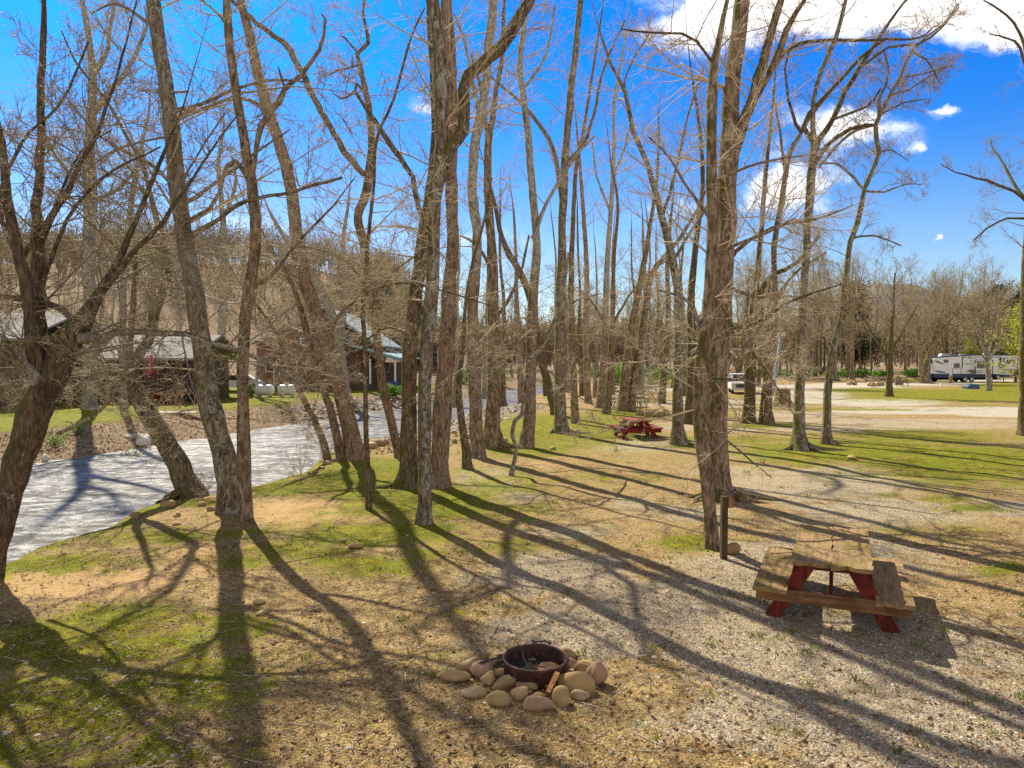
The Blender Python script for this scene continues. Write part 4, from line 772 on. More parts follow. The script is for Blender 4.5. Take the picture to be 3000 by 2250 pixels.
def leafy(seed, H, mat, n, name='crown', trunkh=.25, rad=.32, size=.16, cone=False):
    rng = np.random.default_rng(seed); root = empty('tree')
    p = np.array([[0, 0, -.3], [.05, 0, H*.3], [0, .1, H*.6], [0, 0, H*.95]]); mb = MB(); stem_tube(mb, p, np.array([.02, .016, .01, .003])*H, rng, 7, 0)
    mb.build('trunk', MAT['dark'], root)
    S, D, L, r = kids(*[np.array(a) for a in (to_k(p, np.array([.02, .016, .01, .003])*H, 12)[0][None], to_k(p, np.array([.02, .016, .01, .003])*H, 12)[1][None])], np.array([1.0]), 44, trunkh, .97, 50, 90, H*rad, rng, .5, .02)
    P1, R1 = grow(S, D, L, r, 7, .2, .04 if not cone else -.01, rng); mb = MB(); mb.tubes(P1, R1, 3)
    c = P1[:, 1:].reshape(-1, 3); b = c[rng.integers(0, len(c), n)]+rng.normal(size=(n, 3))*H*.035
    u = nrm(rng.normal(size=(n, 3)))*size*rng.uniform(.5, 1.2, (n, 1)); w = nrm(np.cross(u, rng.normal(size=(n, 3))))*size*.5
    mb.add(np.stack([b-u, b-w, b+u, b+w], 1).reshape(-1, 3), np.arange(n*4).reshape(n, 4), 1)
    mb.build('crown', [MAT['twig_far'], MAT[mat]], root)
    return root
def copy_thing(root, loc, rz, sc, label, cat, group):
    r = root.copy(); COL.objects.link(r); r.location = loc; r.rotation_euler = (0, 0, rz); r.scale = (sc, sc, sc)
    r['label'] = label; r['category'] = cat
    if group: r['group'] = group
    for ch in root.children:
        c = ch.copy(); COL.objects.link(c); c.parent = r
        for g in ch.children:
            d = g.copy(); COL.objects.link(d); d.parent = c
    return r
def woods():
    pr = [proto(900+i, 13, .30, .2 if i % 3 else .9, .22+.05*(i % 3)) for i in range(8)]
    used = [False]*len(pr); rng = random.Random(5)
    def place(i, x, y, z, sc, lab, cat, grp):
        rz = rng.random()*6.28
        r = pr[i]
        if not used[i]:
            used[i] = True; r.location = (x, y, z); r.rotation_euler = (0, 0, rz); r.scale = (sc,)*3; r['label'] = lab; r['category'] = cat; r['group'] = grp; return
        copy_thing(r, (x, y, z), rz, sc, lab, cat, grp)
    # wood edge behind the campground
    n = 0
    while n < 125:
        px = rng.uniform(1180, 3120); Y = rng.uniform(112, 175) if px > 1900 else rng.uniform(100, 175)
        x = (px-CX)/F*Y
        if Y < 122 and px > 2690: Y = 122+rng.random()*30; x = (px-CX)/F*Y
        place(rng.randrange(8), x, Y, ground_z(x, Y), rng.uniform(.95, 1.35)*(1.0 if px < 2200 else 1.2), 'bare brown tree in the dense woods behind the campground', 'tree', 'bare trees of the woods behind the campground'); n += 1
    n = 0
    while n < 60:
        px = rng.uniform(-80, 1250); Y = rng.uniform(82, 170); x = (px-CX)/F*Y
        if 690 < px < 1130 and Y < 98: continue
        place(rng.randrange(8), x, Y, ground_z(x, Y)-.2, rng.uniform(.75, 1.2), 'bare brown tree on the wooded slope behind the houses', 'tree', 'bare trees on the slope behind the houses'); n += 1
    n = 0
    while n < 8:
        px = rng.uniform(-60, 600); Y = rng.uniform(52, 75); x = (px-CX)/F*Y
        if 180 < px < 640 and Y < 60: continue
        place(rng.randrange(8), x, Y, ground_z(x, Y)-.2, rng.uniform(.6, .85), 'bare tree standing among the houses across the river', 'tree', 'bare trees among the houses'); n += 1
    # leafy trees
    py = leafy(31, 12, 'leaf_yellow', 5200, size=.20); py.name = 'tree'
    c = P(2960, 1100, 118); py.location = (c[0]+1.5, 118, 0); tag(py, 'yellow green leafing tree behind the nose of the camping trailer', 'tree')
    copy_thing(py, (P(2845, 1100, 121)[0], 121, 0), 1.0, .55, 'low yellow green leafing tree peeking over the trailer roof', 'tree', None)
    py2 = leafy(33, 7.0, 'leaf_yellow', 2600, size=.10, rad=.40); c = P(3030, 1160, 44); py2.location = (c[0], 44, 0); tag(py2, 'bright yellow leafing young tree at the right edge of the lawn', 'tree')
    pg = leafy(35, 17, 'leaf_dark', 9000, size=.26, trunkh=.15, rad=.24); c = P(2925, 1100, 130); pg.location = (c[0], 130, 0); tag(pg, 'tall dark evergreen topped tree above the camping trailer', 'tree')
    for i, (px, Y, s, lab) in enumerate([(2500, 150, 1.15, 'dark evergreen tree behind the wood edge left of the trailer'), (2860, 140, .95, 'dark evergreen tree just left of the tallest evergreen'), (1115, 120, .8, 'olive evergreen tree behind the blue cabin roof'), (1240, 140, .8, 'olive evergreen tree across the river behind the middle trunks'), (3010, 135, .95, 'dark evergreen tree at the right edge above the trailer')]):
        x = (px-CX)/F*Y; copy_thing(pg, (x, Y, ground_z(x, Y)), i*1.3, s, lab, 'tree', None)
def far_wood():
    # far wooded hills: one mass of brushy tree tops standing on hill terrain
    rng = np.random.default_rng(77)
    def brush(name, pos, H, label):
        n = len(pos); mb = MB(); k = 4
        m = 12
        b = np.repeat(pos, m, axis=0); hh = np.repeat(H, m)
        a = rng.uniform(0, 2*np.pi, n*m); sp = rng.uniform(.03, .30, n*m)*hh; t = np.linspace(0, 1, k)[None, :, None]
        top = b+np.stack([np.cos(a)*sp, np.sin(a)*sp, hh*rng.uniform(.55, 1.0, n*m)], 1)
        low = b+np.stack([np.zeros(n*m), np.zeros(n*m), hh*rng.uniform(.05, .5, n*m)], 1)
        Pn = low[:, None, :]*(1-t)+top[:, None, :]*t+rng.normal(size=(n*m, k, 3))*hh[:, None, None]*.02
        Rr = (hh*.007)[:, None]*np.linspace(1, .3, k)[None, :]
        mb.tubes(Pn, Rr, 3, 0, True)
        q = 22; b = np.repeat(pos, q, axis=0); hh = np.repeat(H, q); u = nrm(rng.normal(size=(n*q, 3)))
        c = b+u*(hh*.26*rng.random(n*q)**.4)[:, None]*np.array([1, 1, 1.1])+np.stack([0*hh, 0*hh, hh*.68], 1)
        u = nrm(rng.normal(size=(n*q, 3)))*(hh*.05)[:, None]; w = nrm(np.cross(u, rng.normal(size=(n*q, 3))))*(hh*.012)[:, None]
        mb.add(np.stack([c-u, c-w, c+u, c+w], 1).reshape(-1, 3), np.arange(n*q*4).reshape(-1, 4), 1)
        mb.build(name, [MAT['twig_far'], MAT['twig_mass']], kind='stuff', label=label)
    MAT['twig_mass'] = simple('twig_mass', (.36, .265, .165), .9, .5, .08)
    MAT['hill_wood'] = simple('hill_wood', (.17, .16, .145), .95, .35, .05)
    px = rng.uniform(-400, 1500, 900); Y = rng.uniform(150, 290, 900); x = (px-CX)/F*Y; z = heights(x, Y)
    brush('hillside_woods', np.stack([x, Y, z], 1), rng.uniform(9, 15, 900), 'brown leafless woods covering the slope across the river')
    px = rng.uniform(1100, 3300, 900); Y = rng.uniform(160, 240, 900); x = (px-CX)/F*Y; z = heights(x, Y)
    brush('woods', np.stack([x, Y, z], 1), rng.uniform(11, 16, 900), 'dense leafless woods beyond the campground')
    # distant ridge
    nx, ny = 260, 40; X = np.linspace(-500, 1400, nx); t = np.linspace(0, 1, ny); XX, TT = np.meshgrid(X, t)
    pxs = CX+XX/900*F
    prof = 55+50*np.exp(-((pxs-2660)/260)**2)+30*np.exp(-((pxs-3200)/400)**2)+95*np.exp(-((pxs+200)/600)**2)
    ZZ = prof*np.sin(TT*np.pi/2)**.9*(.92+.16*fbm(XX*.012, TT*3, 9))+5*(fbm(XX*.06, TT*12, 4)-.5)+2.4*(fbm(XX*.35, TT*50, 14)-.5); YY = 800+TT*200
    idx = np.arange(nx*ny).reshape(ny, nx); f = np.stack([idx[:-1, :-1], idx[:-1, 1:], idx[1:, 1:], idx[1:, :-1]], -1).reshape(-1, 4)
    MB().add(np.stack([XX, YY, ZZ-4], -1).reshape(-1, 3), f, 0, True).build('hills', MAT['hill_wood'], kind='structure', label='distant wooded mountain ridge')
# ---------------------------------------------------------------- objects
def wood_mat(name, col, moss=0.0, stain=.5, axis='y'):
    m, T = new_mat(name); co = T.n('ShaderNodeTexCoord').outputs['Object']
    sc = {'y': (14, 1.2, 14), 'x': (1.2, 14, 14), 'z': (14, 14, 1.2)}[axis]
    g = T.noise(T.map(co, sc), 1.6, 6.0, .65, .6).outputs[0]; b = T.noise(co, 3.2, 5.0, .62).outputs[0]; f = T.noise(co, 50, 3, .6).outputs[0]
    c = T.ramp(g, [(.3, tuple(v*.42 for v in col)), (.5, col), (.75, tuple(min(1, v*1.45) for v in col))])
    c = T.mix(T.math('MULTIPLY', T.smooth(b, .47, .58), stain), c, tuple(v*.45 for v in col))
    if moss: c = T.mix(T.math('MULTIPLY', T.smooth(T.math('ADD', b, T.math('MULTIPLY', f, .25)), .58-.1*moss, .76-.1*moss), .7), c, (.22, .19, .025))
    finish(T, c, .85, T.math('ADD', g, T.math('MULTIPLY', f, .3)), .012, .8, .2)
    return m
def objects_materials():
    MAT['plank'] = wood_mat('weathered_plank', (.30, .195, .09), moss=-.25, stain=.22)
    MAT['redwood'] = wood_mat('red_painted_board', (.19, .032, .020), moss=.0, stain=.6, axis='z')
    MAT['beam'] = wood_mat('brown_beam', (.26, .13, .06), moss=.0, stain=.6, axis='x')
    MAT['redplank'] = wood_mat('red_painted_plank', (.30, .075, .05), stain=.45)
    MAT['redpaint'] = wood_mat('bright_red_board', (.26, .03, .022), stain=.4, axis='z')
    MAT['post'] = wood_mat('treated_post', (.085, .065, .03), moss=.0, stain=.5, axis='z')
    MAT['orangewood'] = wood_mat('fresh_wood', (.42, .21, .08), stain=.3, axis='z')
    MAT['white'] = simple('white_gelcoat', (.86, .86, .84), .35, .03, 1.5, spec=.5)
    MAT['navy'] = simple('navy_trim', (.022, .045, .12), .35, .1, 2, spec=.5)
    MAT['black'] = simple('black_rubber', (.02, .02, .022), .7, .2, 6)
    MAT['darkglass'] = simple('dark_glass', (.03, .035, .04), .08, .1, 2, spec=.9)
    MAT['metal'] = simple('grey_metal', (.45, .45, .46), .35, .1, 6, metal=.9)
    MAT['paleplastic'] = simple('pale_grey_surface', (.60, .585, .56), .5, .12, 5)
    MAT['darkmetal'] = simple('dark_metal', (.045, .04, .045), .5, .2, 6)
    MAT['tank'] = simple('white_tank_paint', (.78, .79, .76), .4, .04, 3)
    MAT['blue'] = simple('blue_paint', (.03, .10, .38), .5, .15, 3)
    MAT['orange'] = simple('orange_plastic', (.75, .13, .02), .5, .1, 3)
    MAT['bluebin'] = simple('slate_blue_plastic', (.06, .115, .19), .5, .15, 1.5)
    MAT['brownboard'] = simple('brown_board', (.115, .075, .075), .7, .12, 1)
    MAT['redflower'] = simple('red_flowers', (.6, .03, .07), .7, .3, 3)
    MAT['concrete'] = simple('concrete', (.42, .39, .34), .9, .2, 3, bd=.01)
    MAT['whitestone'] = simple('white_stone', (.68, .67, .64), .9, .12, 4, bd=.02)
    MAT['ash'] = simple('ash', (.035, .032, .03), .95, .5, 14, bd=.02)
    m, T = new_mat('rusty_steel'); co = T.n('ShaderNodeTexCoord').outputs['Object']
    a = T.noise(co, 7, 6, .7, .3).outputs[0]; b = T.noise(T.map(co, (3, 3, 1)), 16, 5, .65).outputs[0]
    c = T.ramp(a, [(.32, (.022, .012, .010)), (.5, (.075, .030, .020)), (.7, (.15, .065, .04))])
    c = T.mix(T.math('MULTIPLY', T.smooth(b, .60, .68), .55), c, (.24, .27, .28)); finish(T, c, .75, b, .006, .6, .4); MAT['rust'] = m
    m, T = new_mat('river_rock'); co = T.n('ShaderNodeTexCoord').outputs['Object']; rnd = T.n('ShaderNodeObjectInfo').outputs['Random']
    a = T.noise(co, 9, 6, .65, .3).outputs[0]; b = T.noise(co, 70, 4, .7).outputs[0]
    base = T.ramp(rnd, [(0, (.42, .30, .13)), (.3, (.46, .33, .16)), (.55, (.34, .25, .12)), (.75, (.42, .27, .18)), (1, (.48, .38, .22))])
    c = T.mix(a, T.mix(1.0, base, (.62, .60, .55), 'MULTIPLY'), T.mix(1.0, base, (1.30, 1.28, 1.25), 'MULTIPLY')); c = T.mix(T.math('MULTIPLY', T.smooth(b, .55, .68), .3), c, (.14, .11, .06))
    finish(T, c, .85, T.math('ADD', a, T.math('MULTIPLY', b, .5)), .008, .7, .25); MAT['rock'] = m
    for nm, s in (('log_wall', 3.2), ('dark_siding', 4.0)):
        m, T = new_mat(nm); co = T.n('ShaderNodeTexCoord').outputs['Object']; z = T.n('ShaderNodeSeparateXYZ', {0: co}).outputs[2]
        w = T.math('FRACT', T.math('MULTIPLY', z, s)); g = T.noise(T.map(co, (1, 1, 12)), 2, 4, .6).outputs[0]
        hi = (.30, .155, .10) if nm == 'log_wall' else (.13, .095, .07)
        c = T.mix(g, tuple(v*.6 for v in hi), hi); c = T.mix(T.smooth(w, .12, .0), c, tuple(v*.25 for v in hi)); finish(T, c, .8, w, .04, .7, .2); MAT[nm] = m
    for nm, col in (('blue_metal_roof', (.30, .40, .44)), ('grey_metal_roof', (.28, .27, .26))):
        m, T = new_mat(nm); co = T.n('ShaderNodeTexCoord').outputs['Object']; s = T.n('ShaderNodeSeparateXYZ', {0: co})
        w = T.math('FRACT', T.math('MULTIPLY', s.outputs[1 if nm[0] == 'b' else 0], 3.0)); rib = T.smooth(T.math('ABSOLUTE', T.math('SUBTRACT', w, .5)), .42, .48)
        c = T.mix(T.math('MULTIPLY', rib, .4), col, tuple(v*.55 for v in col)); finish(T, c, .9, rib, .02, .6, .08, 0.0); MAT[nm] = m
    MAT['teal'] = simple('teal_trim', (.03, .26, .36), .5, .1, 2)
def ragged_plank(mb, x0, x1, y0, y1, z, th, rng, rag=.02, mat=0, warp=0.0, n=22):
    """plank along y with worn wavy edges"""
    ys = np.linspace(y0, y1, n); e0 = x0+rng.normal(size=n)*rag*.25; e1 = x1+rng.normal(size=n)*rag*.25
    endj0 = rng.normal(size=6)*rag*1.2; endj1 = rng.normal(size=6)*rag*1.2
    m = 6; V = []
    for zz in (z, z+th):
        for i in range(n):
            for j in range(m):
                u = j/(m-1); y = ys[i]
                if i == 0: y += endj0[j]
                if i == n-1: y += endj1[j]
                V.append((e0[i]*(1-u)+e1[i]*u, y, zz+warp*((2*u-1)**2)+rng.normal()*.0012))
    f = []
    for L in (0, 1):
        o = L*n*m
        for i in range(n-1):
            for j in range(m-1):
                q = (o+i*m+j, o+i*m+j+1, o+(i+1)*m+j+1, o+(i+1)*m+j); f.append(q if L else q[::-1])
    o = n*m
    for i in range(n-1): f += [(i*m, (i+1)*m, o+(i+1)*m, o+i*m), (i*m+m-1, o+i*m+m-1, o+(i+1)*m+m-1, (i+1)*m+m-1)]
    for j in range(m-1): f += [(j, o+j, o+j+1, j+1), ((n-1)*m+j, (n-1)*m+j+1, o+(n-1)*m+j+1, o+(n-1)*m+j)]
    mb.add(V, f, mat)
def picnic_table(label, loc, rz, mats, W=1.66, L=1.90, top_w=.92, bw=.37, tH=.75, bH=.45, seed=1, planks=2, group=None, rag=.03):
    rng = np.random.default_rng(seed); top, frame, beam = mats
    r = empty('picnic_table', loc, rz, label=label, category='picnic table')
    if group: r['group'] = group
    pw = top_w/planks
    for i in range(planks):
        mb = MB(); x0 = -top_w/2+i*pw; ragged_plank(mb, x0+.004, x0+pw-.004, -L/2, L/2, tH-.05, .05, rng, rag, warp=.006); mb.build('tabletop_plank', MAT[top], r)
    for s in (-1, 1):
        mb = MB(); c = s*(W/2-bw/2); ragged_plank(mb, c-bw/2, c+bw/2, -L/2+.02, L/2-.02, bH-.05, .05, rng, .010); mb.build('seat', MAT[top], r)
    ye = L/2-.30
    for y in (-ye, ye):
        s0 = 1 if y > 0 else -1
        for s in (-1, 1):
            mb = MB(); mb.bar((s*.24, y, tH-.06), (s*(W/2-.20), y, -.02), .17, .05, 0, up=(0, 1, 0)); mb.build('leg', MAT[frame], r)
        mb = MB(); mb.box(-top_w/2+.05, top_w/2-.05, y-s0*.052-.024, y-s0*.052+.024, tH-.15, tH-.055); mb.build('top_cleat', MAT[frame], r)
        mb = MB(); mb.box(-W/2+.02, W/2-.02, y+s0*.052-.026, y+s0*.052+.026, bH-.215, bH-.055); mb.build('crossbeam', MAT[beam], r)
    mb = MB()
    for s in (-1, 1): mb.bar((0.0, s*.12, tH-.07), (0.0, s*(ye-.06), bH-.12), .09, .045, 0, up=(1, 0, 0))
    mb.build('brace', MAT[frame], r)
    return r
def blob(rx, ry, rz, seed, n=14, amp=.24, flat=.75):
    rng = np.random.default_rng(seed); th = np.linspace(0, np.pi, n); ph = np.linspace(0, 2*np.pi, 2*n, endpoint=False); V = []
    A = rng.normal(size=(5, 3)); pw = rng.uniform(1.75, 2.15); sk = rng.normal(size=3)*.22
    for t in th:
        for p in ph:
            d = np.array([math.sin(t)*math.cos(p), math.sin(t)*math.sin(p), math.cos(t)])
            k = (abs(d[0])**pw+abs(d[1])**pw+abs(d[2])**pw)**(-1/pw)
            f = 1+amp*sum(math.sin(float(np.dot(a, d))*1.7+i) for i, a in enumerate(A))/3
            q = d*k*f; V.append((q[0]*rx*(1+sk[0]*q[1]), q[1]*ry*(1+sk[1]*q[0]), q[2]*rz*(1+sk[2]*q[0])))
    m = 2*n; F_ = [(i*m+j, (i+1)*m+j, (i+1)*m+(j+1) % m, i*m+(j+1) % m) for i in range(n-1) for j in range(m)]
    return np.array(V), F_
def rock(label, x, y, rx, ry, rz, ang, seed, group, mat='rock', sink=.3, name='rock', tilt=0):
    V, F_ = blob(rx, ry, rz, seed); mb = MB().add(V, F_, 0, True); z = ground_z(x, y)+rz*(1-sink)
    o = mb.build(name, MAT[mat]); o.location = (x, y, z); o.rotation_euler = (tilt, tilt*.5, ang); tag(o, label, 'rock', group); return o
def fire_ring():
    c = G(1576, 2032); cx, cy = 0.262, 7.10
    cx = (1570-CX)*7.1/F; Y0 = 7.13
    rr = .325; h = .185
    r = empty('fire_ring', (cx, Y0, ground_z(cx, Y0)), label='rusty round steel fire ring ringed with river rocks', category='fire ring')
    mb = MB(); mb.lathe([(rr-.02, .0), (rr, .0), (rr, h-.02), (rr+.012, h-.012), (rr+.014, h+.004), (rr+.004, h+.012), (rr-.012, h+.008), (rr-.014, h-.01), (rr-.014, .02)], seg=56); mb.build('ring_wall', MAT['rust'], r)
    mb = MB(); rng = np.random.default_rng(3); V = [(0, 0, .05)]; n = 30
    for k in (.12, .22, rr-.02):
        for i in range(n): V.append((k*math.cos(i*2*math.pi/n), k*math.sin(i*2*math.pi/n), .05+rng.normal()*.012))
    f = [(0, 1+i, 1+(i+1) % n) for i in range(n)]+[(1+q*n+i, 1+(q+1)*n+i, 1+(q+1)*n+(i+1) % n, 1+q*n+(i+1) % n) for q in (0, 1) for i in range(n)]
    mb.add(V, f, 0, True); mb.build('ash_bed', MAT['ash'], r)
    # hinged cooking grate with coiled handle lying behind the ring
    mb = MB()
    def wire(pts, rad=.007): mb.tubes(np.array([pts], float), np.full((1, len(pts)), rad), 6, 0, True)
    an = np.linspace(0, 2*np.pi, 33); oc = (-.16, .27, .03)
    wire([(oc[0]+.27*math.cos(a), oc[1]+.20*math.sin(a), .03+.02*math.sin(a)) for a in an], .009)
    for i in range(-5, 6):
        y = i*.034; w = .27*math.sqrt(max(0, 1-(y/.20)**2)); wire([(oc[0]-w, oc[1]+y, .032), (oc[0]+w, oc[1]+y, .032)], .006)
    gm = mb.build('grate', MAT['darkmetal'], r)
    mb = MB(); wire([(-.33, .05, .17), (-.42, .03, .16), (-.56, .0, .13), (-.66, -.02, .09)], .011); k = np.linspace(0, 1, 60)
    wire([(-.50-.16*t, .01-.03*t+.020*math.cos(t*50), .145-.055*t+.020*math.sin(t*50)) for t in k], .005); mb.build('grate_handle', MAT['darkmetal'], r)
    mb = MB(); wire([(-.34, .07, .16), (-.37, .05, .19), (-.39, .02, .19), (-.38, -.02, .16), (-.33, -.02, .15)], .010); mb.build('hinge_loop', MAT['rust'], r)
    mb = MB(); wire([(-.10, .40, .05), (-.06, .37, .15), (.02, .345, .215), (.12, .33, .225), (.17, .30, .20)], .011); wire([(-.04+.12*t, .35+.012*math.cos(t*40), .215+.012*math.sin(t*40)) for t in k], .004); mb.build('rear_handle', MAT['darkmetal'], r)
    gz = ground_z(cx, Y0)
    # things lying in and by the ring
    mb = MB(); mb.tubes(np.array([[(-.20, .20, .27), (-.14, .12, .24), (-.12, .05, .16), (-.06, -.08, .08), (-.02, -.13, .06)]]), np.array([[.004, .006, .006, .005, .004]]), 5); o = mb.build('stick', MAT['grey']); o.location = (cx, Y0, gz); tag(o, 'thin grey stick leaning inside the steel fire ring', 'stick')
    for i, (dx, dy, sx) in enumerate([(.04, -.02, .09), (.12, .03, .10), (.17, -.08, .08), (.08, -.13, .07), (-.03, .06, .06)]):
        rg = np.random.default_rng(i+40); mb = MB(); pts = [(dx+sx*(.6+.5*rg.random())*math.cos(a), dy+sx*(.6+.5*rg.random())*math.sin(a)*.7) for a in np.linspace(0, 2*np.pi, 9)[:-1]]
        mb.prism(pts, .085+.012*i, .093+.012*i, axis='z'); o = mb.build('charred_wood', MAT['leaf_brown'] if i != 4 else MAT['ash']); o.location = (cx, Y0, gz); tag(o, 'scrap of brown bark lying on the ashes in the fire ring', 'bark scrap', 'bark scraps in the fire ring')
    # rocks: photo px centre, half width px, half height px (visible), rise, angle
    rk = [(1328, 1992, 42, 22, .07, 0), (1385, 2010, 0, 0, 0, 0), (1411, 1973, 34, 32, .13, .5), (1376, 1964, 33, 24, .10, .3), (1447, 1944, 22, 16, .07, -.6), (1423, 1931, 10, 8, .05, 0), (1468, 1984, 26, 12, .05, 0), (1432, 2006, 22, 22, .06, .9),
          (1476, 2016, 35, 20, .08, .45), (1387, 2042, 31, 20, .07, 0), (1463, 2063, 34, 24, .09, 0), (1523, 2048, 28, 25, .07, -.6), (1545, 2022, 34, 12, .05, -.2), (1573, 2077, 41, 25, .09, .1), (1598, 2014, 34, 14, .05, -.3), (1583, 2050, 20, 9, .04, .1),
          (1646, 2060, 24, 34, .11, .05), (1689, 2012, 48, 30, .14, -.35), (1697, 2053, 26, 17, .06, -.2), (1752, 1991, 31, 34, .17, .1), (1711, 1973, 26, 19, .10, .3), (1722, 1951, 22, 10, .05, 0), (1670, 1955, 22, 16, .07, .2), (1658, 1920, 26, 14, .08, 0), (1681, 1978, 24, 9, .05, 0)]
    lb = ['pale rounded rock at the far left end of the fire ring rocks', '', 'large upright greenish rock leaning at the left of the fire ring', 'brown rock tucked behind the large upright greenish rock', 'tan rock touching the back left of the steel ring', 'tiny reddish rock under the grate handle',
          'small oval rock between the upright greenish rock and the steel ring', 'small slanted olive rock in front of the upright greenish rock', 'pinkish oval rock in front of the ring, left of the split rock', 'grey mottled round rock low at the left front', 'broad tan rock with shaded lower side at the left front', 'slanted tan rock left of the frontmost oval rock',
          'flat split rock against the front of the steel ring', 'frontmost smooth oval rock of the fire ring', 'olive flat rock against the ring beside the reddish wood sliver', 'small flat rock under the wood sliver', 'purplish long rock standing on end at the right front', 'biggest tan rock at the right of the steel ring', 'three cornered rock below the biggest tan rock',
          'tall pointed brown rock at the far right end of the fire ring rocks', 'grey round rock behind the biggest tan rock', 'yellowish flat rock at the back right', 'low grey rock touching the right side of the steel ring', 'dark rock behind the right rim of the ring', 'pink slab peeking above the biggest tan rock']
    for i, (px, py, hw, hh, rz, ang) in enumerate(rk):
        if hw == 0: continue
        Y = F*(CAM_H-rz*.4)/(py-1055.0); rx = hw*Y/F; ry = max(rx*.62, (hh*Y/F-rz*.30)*1.35); ry = min(ry, rx*1.25)
        rock(lb[i], (px-CX)*Y/F, Y, rx*1.03, ry*.92, max(rz*.8, hh*Y/F*.95), ang, 200+i, None, sink=.38)
    mb = MB(); mb.bar((0, 0, .0), (.07, .16, .13), .05, .018); o = mb.build('wood_sliver', MAT['orangewood']); q = G(1615, 2040); o.location = (q[0]-.03, q[1], ground_z(q[0], q[1])+.05); o.rotation_euler = (0, 0, -.2); tag(o, 'reddish split wood sliver leaning on the fire ring rocks', 'wood sliver')
def metal_table(label, px, py, wpx, dark=False, h=.75, group='metal framed picnic tables of the campground', rz=0.0):
    c = G(px, py); Y = c[1]; W = wpx*Y/F
    r = empty('picnic_table', (c[0], Y, ground_z(c[0], Y)), rz, label=label, category='picnic table', group=group)
    fr = 'darkmetal'; top = 'darkmetal' if dark else 'paleplastic'
    MB().box(-W/2, W/2, -.38, .38, h-.04, h).build('tabletop', MAT[top], r)
    for s in (-1, 1):
        MB().box(-W/2, W/2, s*.72-.14, s*.72+.14, .42, .46).build('seat', MAT[top], r)
        mb = MB(); x = s*(W/2-.22)
        for sy in (-1, 1):
            mb.bar((x, sy*.25, h-.04), (x+s*.10, sy*.62, 0), .045, .045, 0); mb.bar((x, 0, .40), (x, sy*.80, .40), .04, .04, 0); mb.bar((x, sy*.72, .42), (x+s*.02, sy*.45, .25), .03, .03)
        mb.build('leg_frame', MAT[fr], r)
    return r
def trailer():
    Y = 104.0; s = 12.9/1260; x0 = (2737-CX)/F*Y
    r = empty('camping_trailer', (x0, Y, 0), 0, label='white and navy fifth wheel camping trailer parked beyond the lawn', category='camping trailer')
    def X(z): return (z-920)*s
    def Z(z): return (806-z)*s
    # side profile (x,z)
    prof = [(X(920), Z(742)), (X(1995), Z(742)), (X(1995), Z(640)), (X(2120), Z(636)), (X(2168), Z(600)), (X(2186), Z(540)), (X(2176), Z(480)), (X(2140), Z(445)), (X(2080), Z(425)), (X(1500), Z(422)), (X(930), Z(455)), (X(920), Z(470))]
    MB().prism(prof, 0, 2.45).build('body', MAT['white'], r)
    MB().prism([(X(918), Z(743)), (X(1997), Z(743)), (X(1997), Z(705)), (X(1800), Z(690)), (X(918), Z(688))], -.012, 2.46).build('lower_skirt', MAT['navy'], r)
    MB().prism([(X(925), Z(462)), (X(1500), Z(428)), (X(2080), Z(430)), (X(2150), Z(452)), (X(2186), Z(510)), (X(2192), Z(510)), (X(2155), Z(440)), (X(2082), Z(415)), (X(1500), Z(412)), (X(918), Z(448))], -.03, 2.48).build('roof_edge', MAT['navy'], r)
    def slide(a, b, t, bt, name):
        mb = MB(); mb.box(X(a), X(b), -.42, .03, Z(bt), Z(t), 0); o = mb.build(name, MAT['white'], r)
        mb = MB(); w = .09
        for (p, q, u, v) in ((a, a+9, t, bt), (b-9, b, t, bt)): mb.box(X(p)-.01, X(q)+.01, -.45, -.40, Z(v), Z(u))
        mb.box(X(a)+.09, X(b)-.09, -.448, -.402, Z(t+9), Z(t)); mb.box(X(a)+.09, X(b)-.09, -.448, -.402, Z(bt), Z(bt-7)); mb.build('slide_frame', MAT['navy'], o); return o
    slide(1476, 1730, 487, 700, 'slide_out'); slide(1885, 2082, 457, 625, 'slide_out')
    def window(a, b, t, bt, y):
        w = MB(); w.box(X(a)-.03, X(b)+.03, y-.03, y+.01, Z(bt)-.03, Z(t)+.03); o = w.build('window', MAT['black'], r); MB().box(X(a), X(b), y-.038, y-.031, Z(bt), Z(t)).build('pane', MAT['darkglass'], o)
    window(1055, 1115, 489, 527, 0); window(1205, 1280, 542, 598, 0); window(1505, 1625, 512, 606, -.43); window(1925, 2045, 489, 545, -.43); window(1840, 1866, 470, 590, -.0)
    mb = MB()
    for (a, b, t, bt) in ((1180, 1307, 607, 702), (1835, 1928, 640, 700)):
        for q in ((a, a+5, t, bt), (b-5, b, t, bt)): mb.box(X(q[0]), X(q[1]), -.016, .01, Z(q[3]), Z(q[2]))
        mb.box(X(a+5), X(b-5), -.015, .01, Z(t+5), Z(t))
    mb.build('storage_hatch', MAT['navy'], r)
    def swoosh(p0, p1, p2, w, y=-.02):
        mb = MB(); n = 14; top = []; bot = []
        for i in range(n):
            t = i/(n-1); x = (1-t)**2*p0[0]+2*t*(1-t)*p1[0]+t*t*p2[0]; z = (1-t)**2*p0[1]+2*t*(1-t)*p1[1]+t*t*p2[1]; h = w*math.sin(min(1, t*1.25+.0)*math.pi)*.9+w*.35*(1-t)
            top.append((X(x), Z(z-h/2))); bot.append((X(x), Z(z+h/2)))
        for i in range(n-1): mb.prism([bot[i], bot[i+1], top[i+1], top[i]], y, .01)
        mb.build('swoosh', MAT['navy'], r)
    swoosh((925, 492), (1010, 540), (1110, 566), 16); swoosh((925, 515), (980, 530), (1040, 548), 7); swoosh((925, 640), (1030, 668), (1145, 682), 17); swoosh((925, 660), (980, 672), (1040, 678), 6)
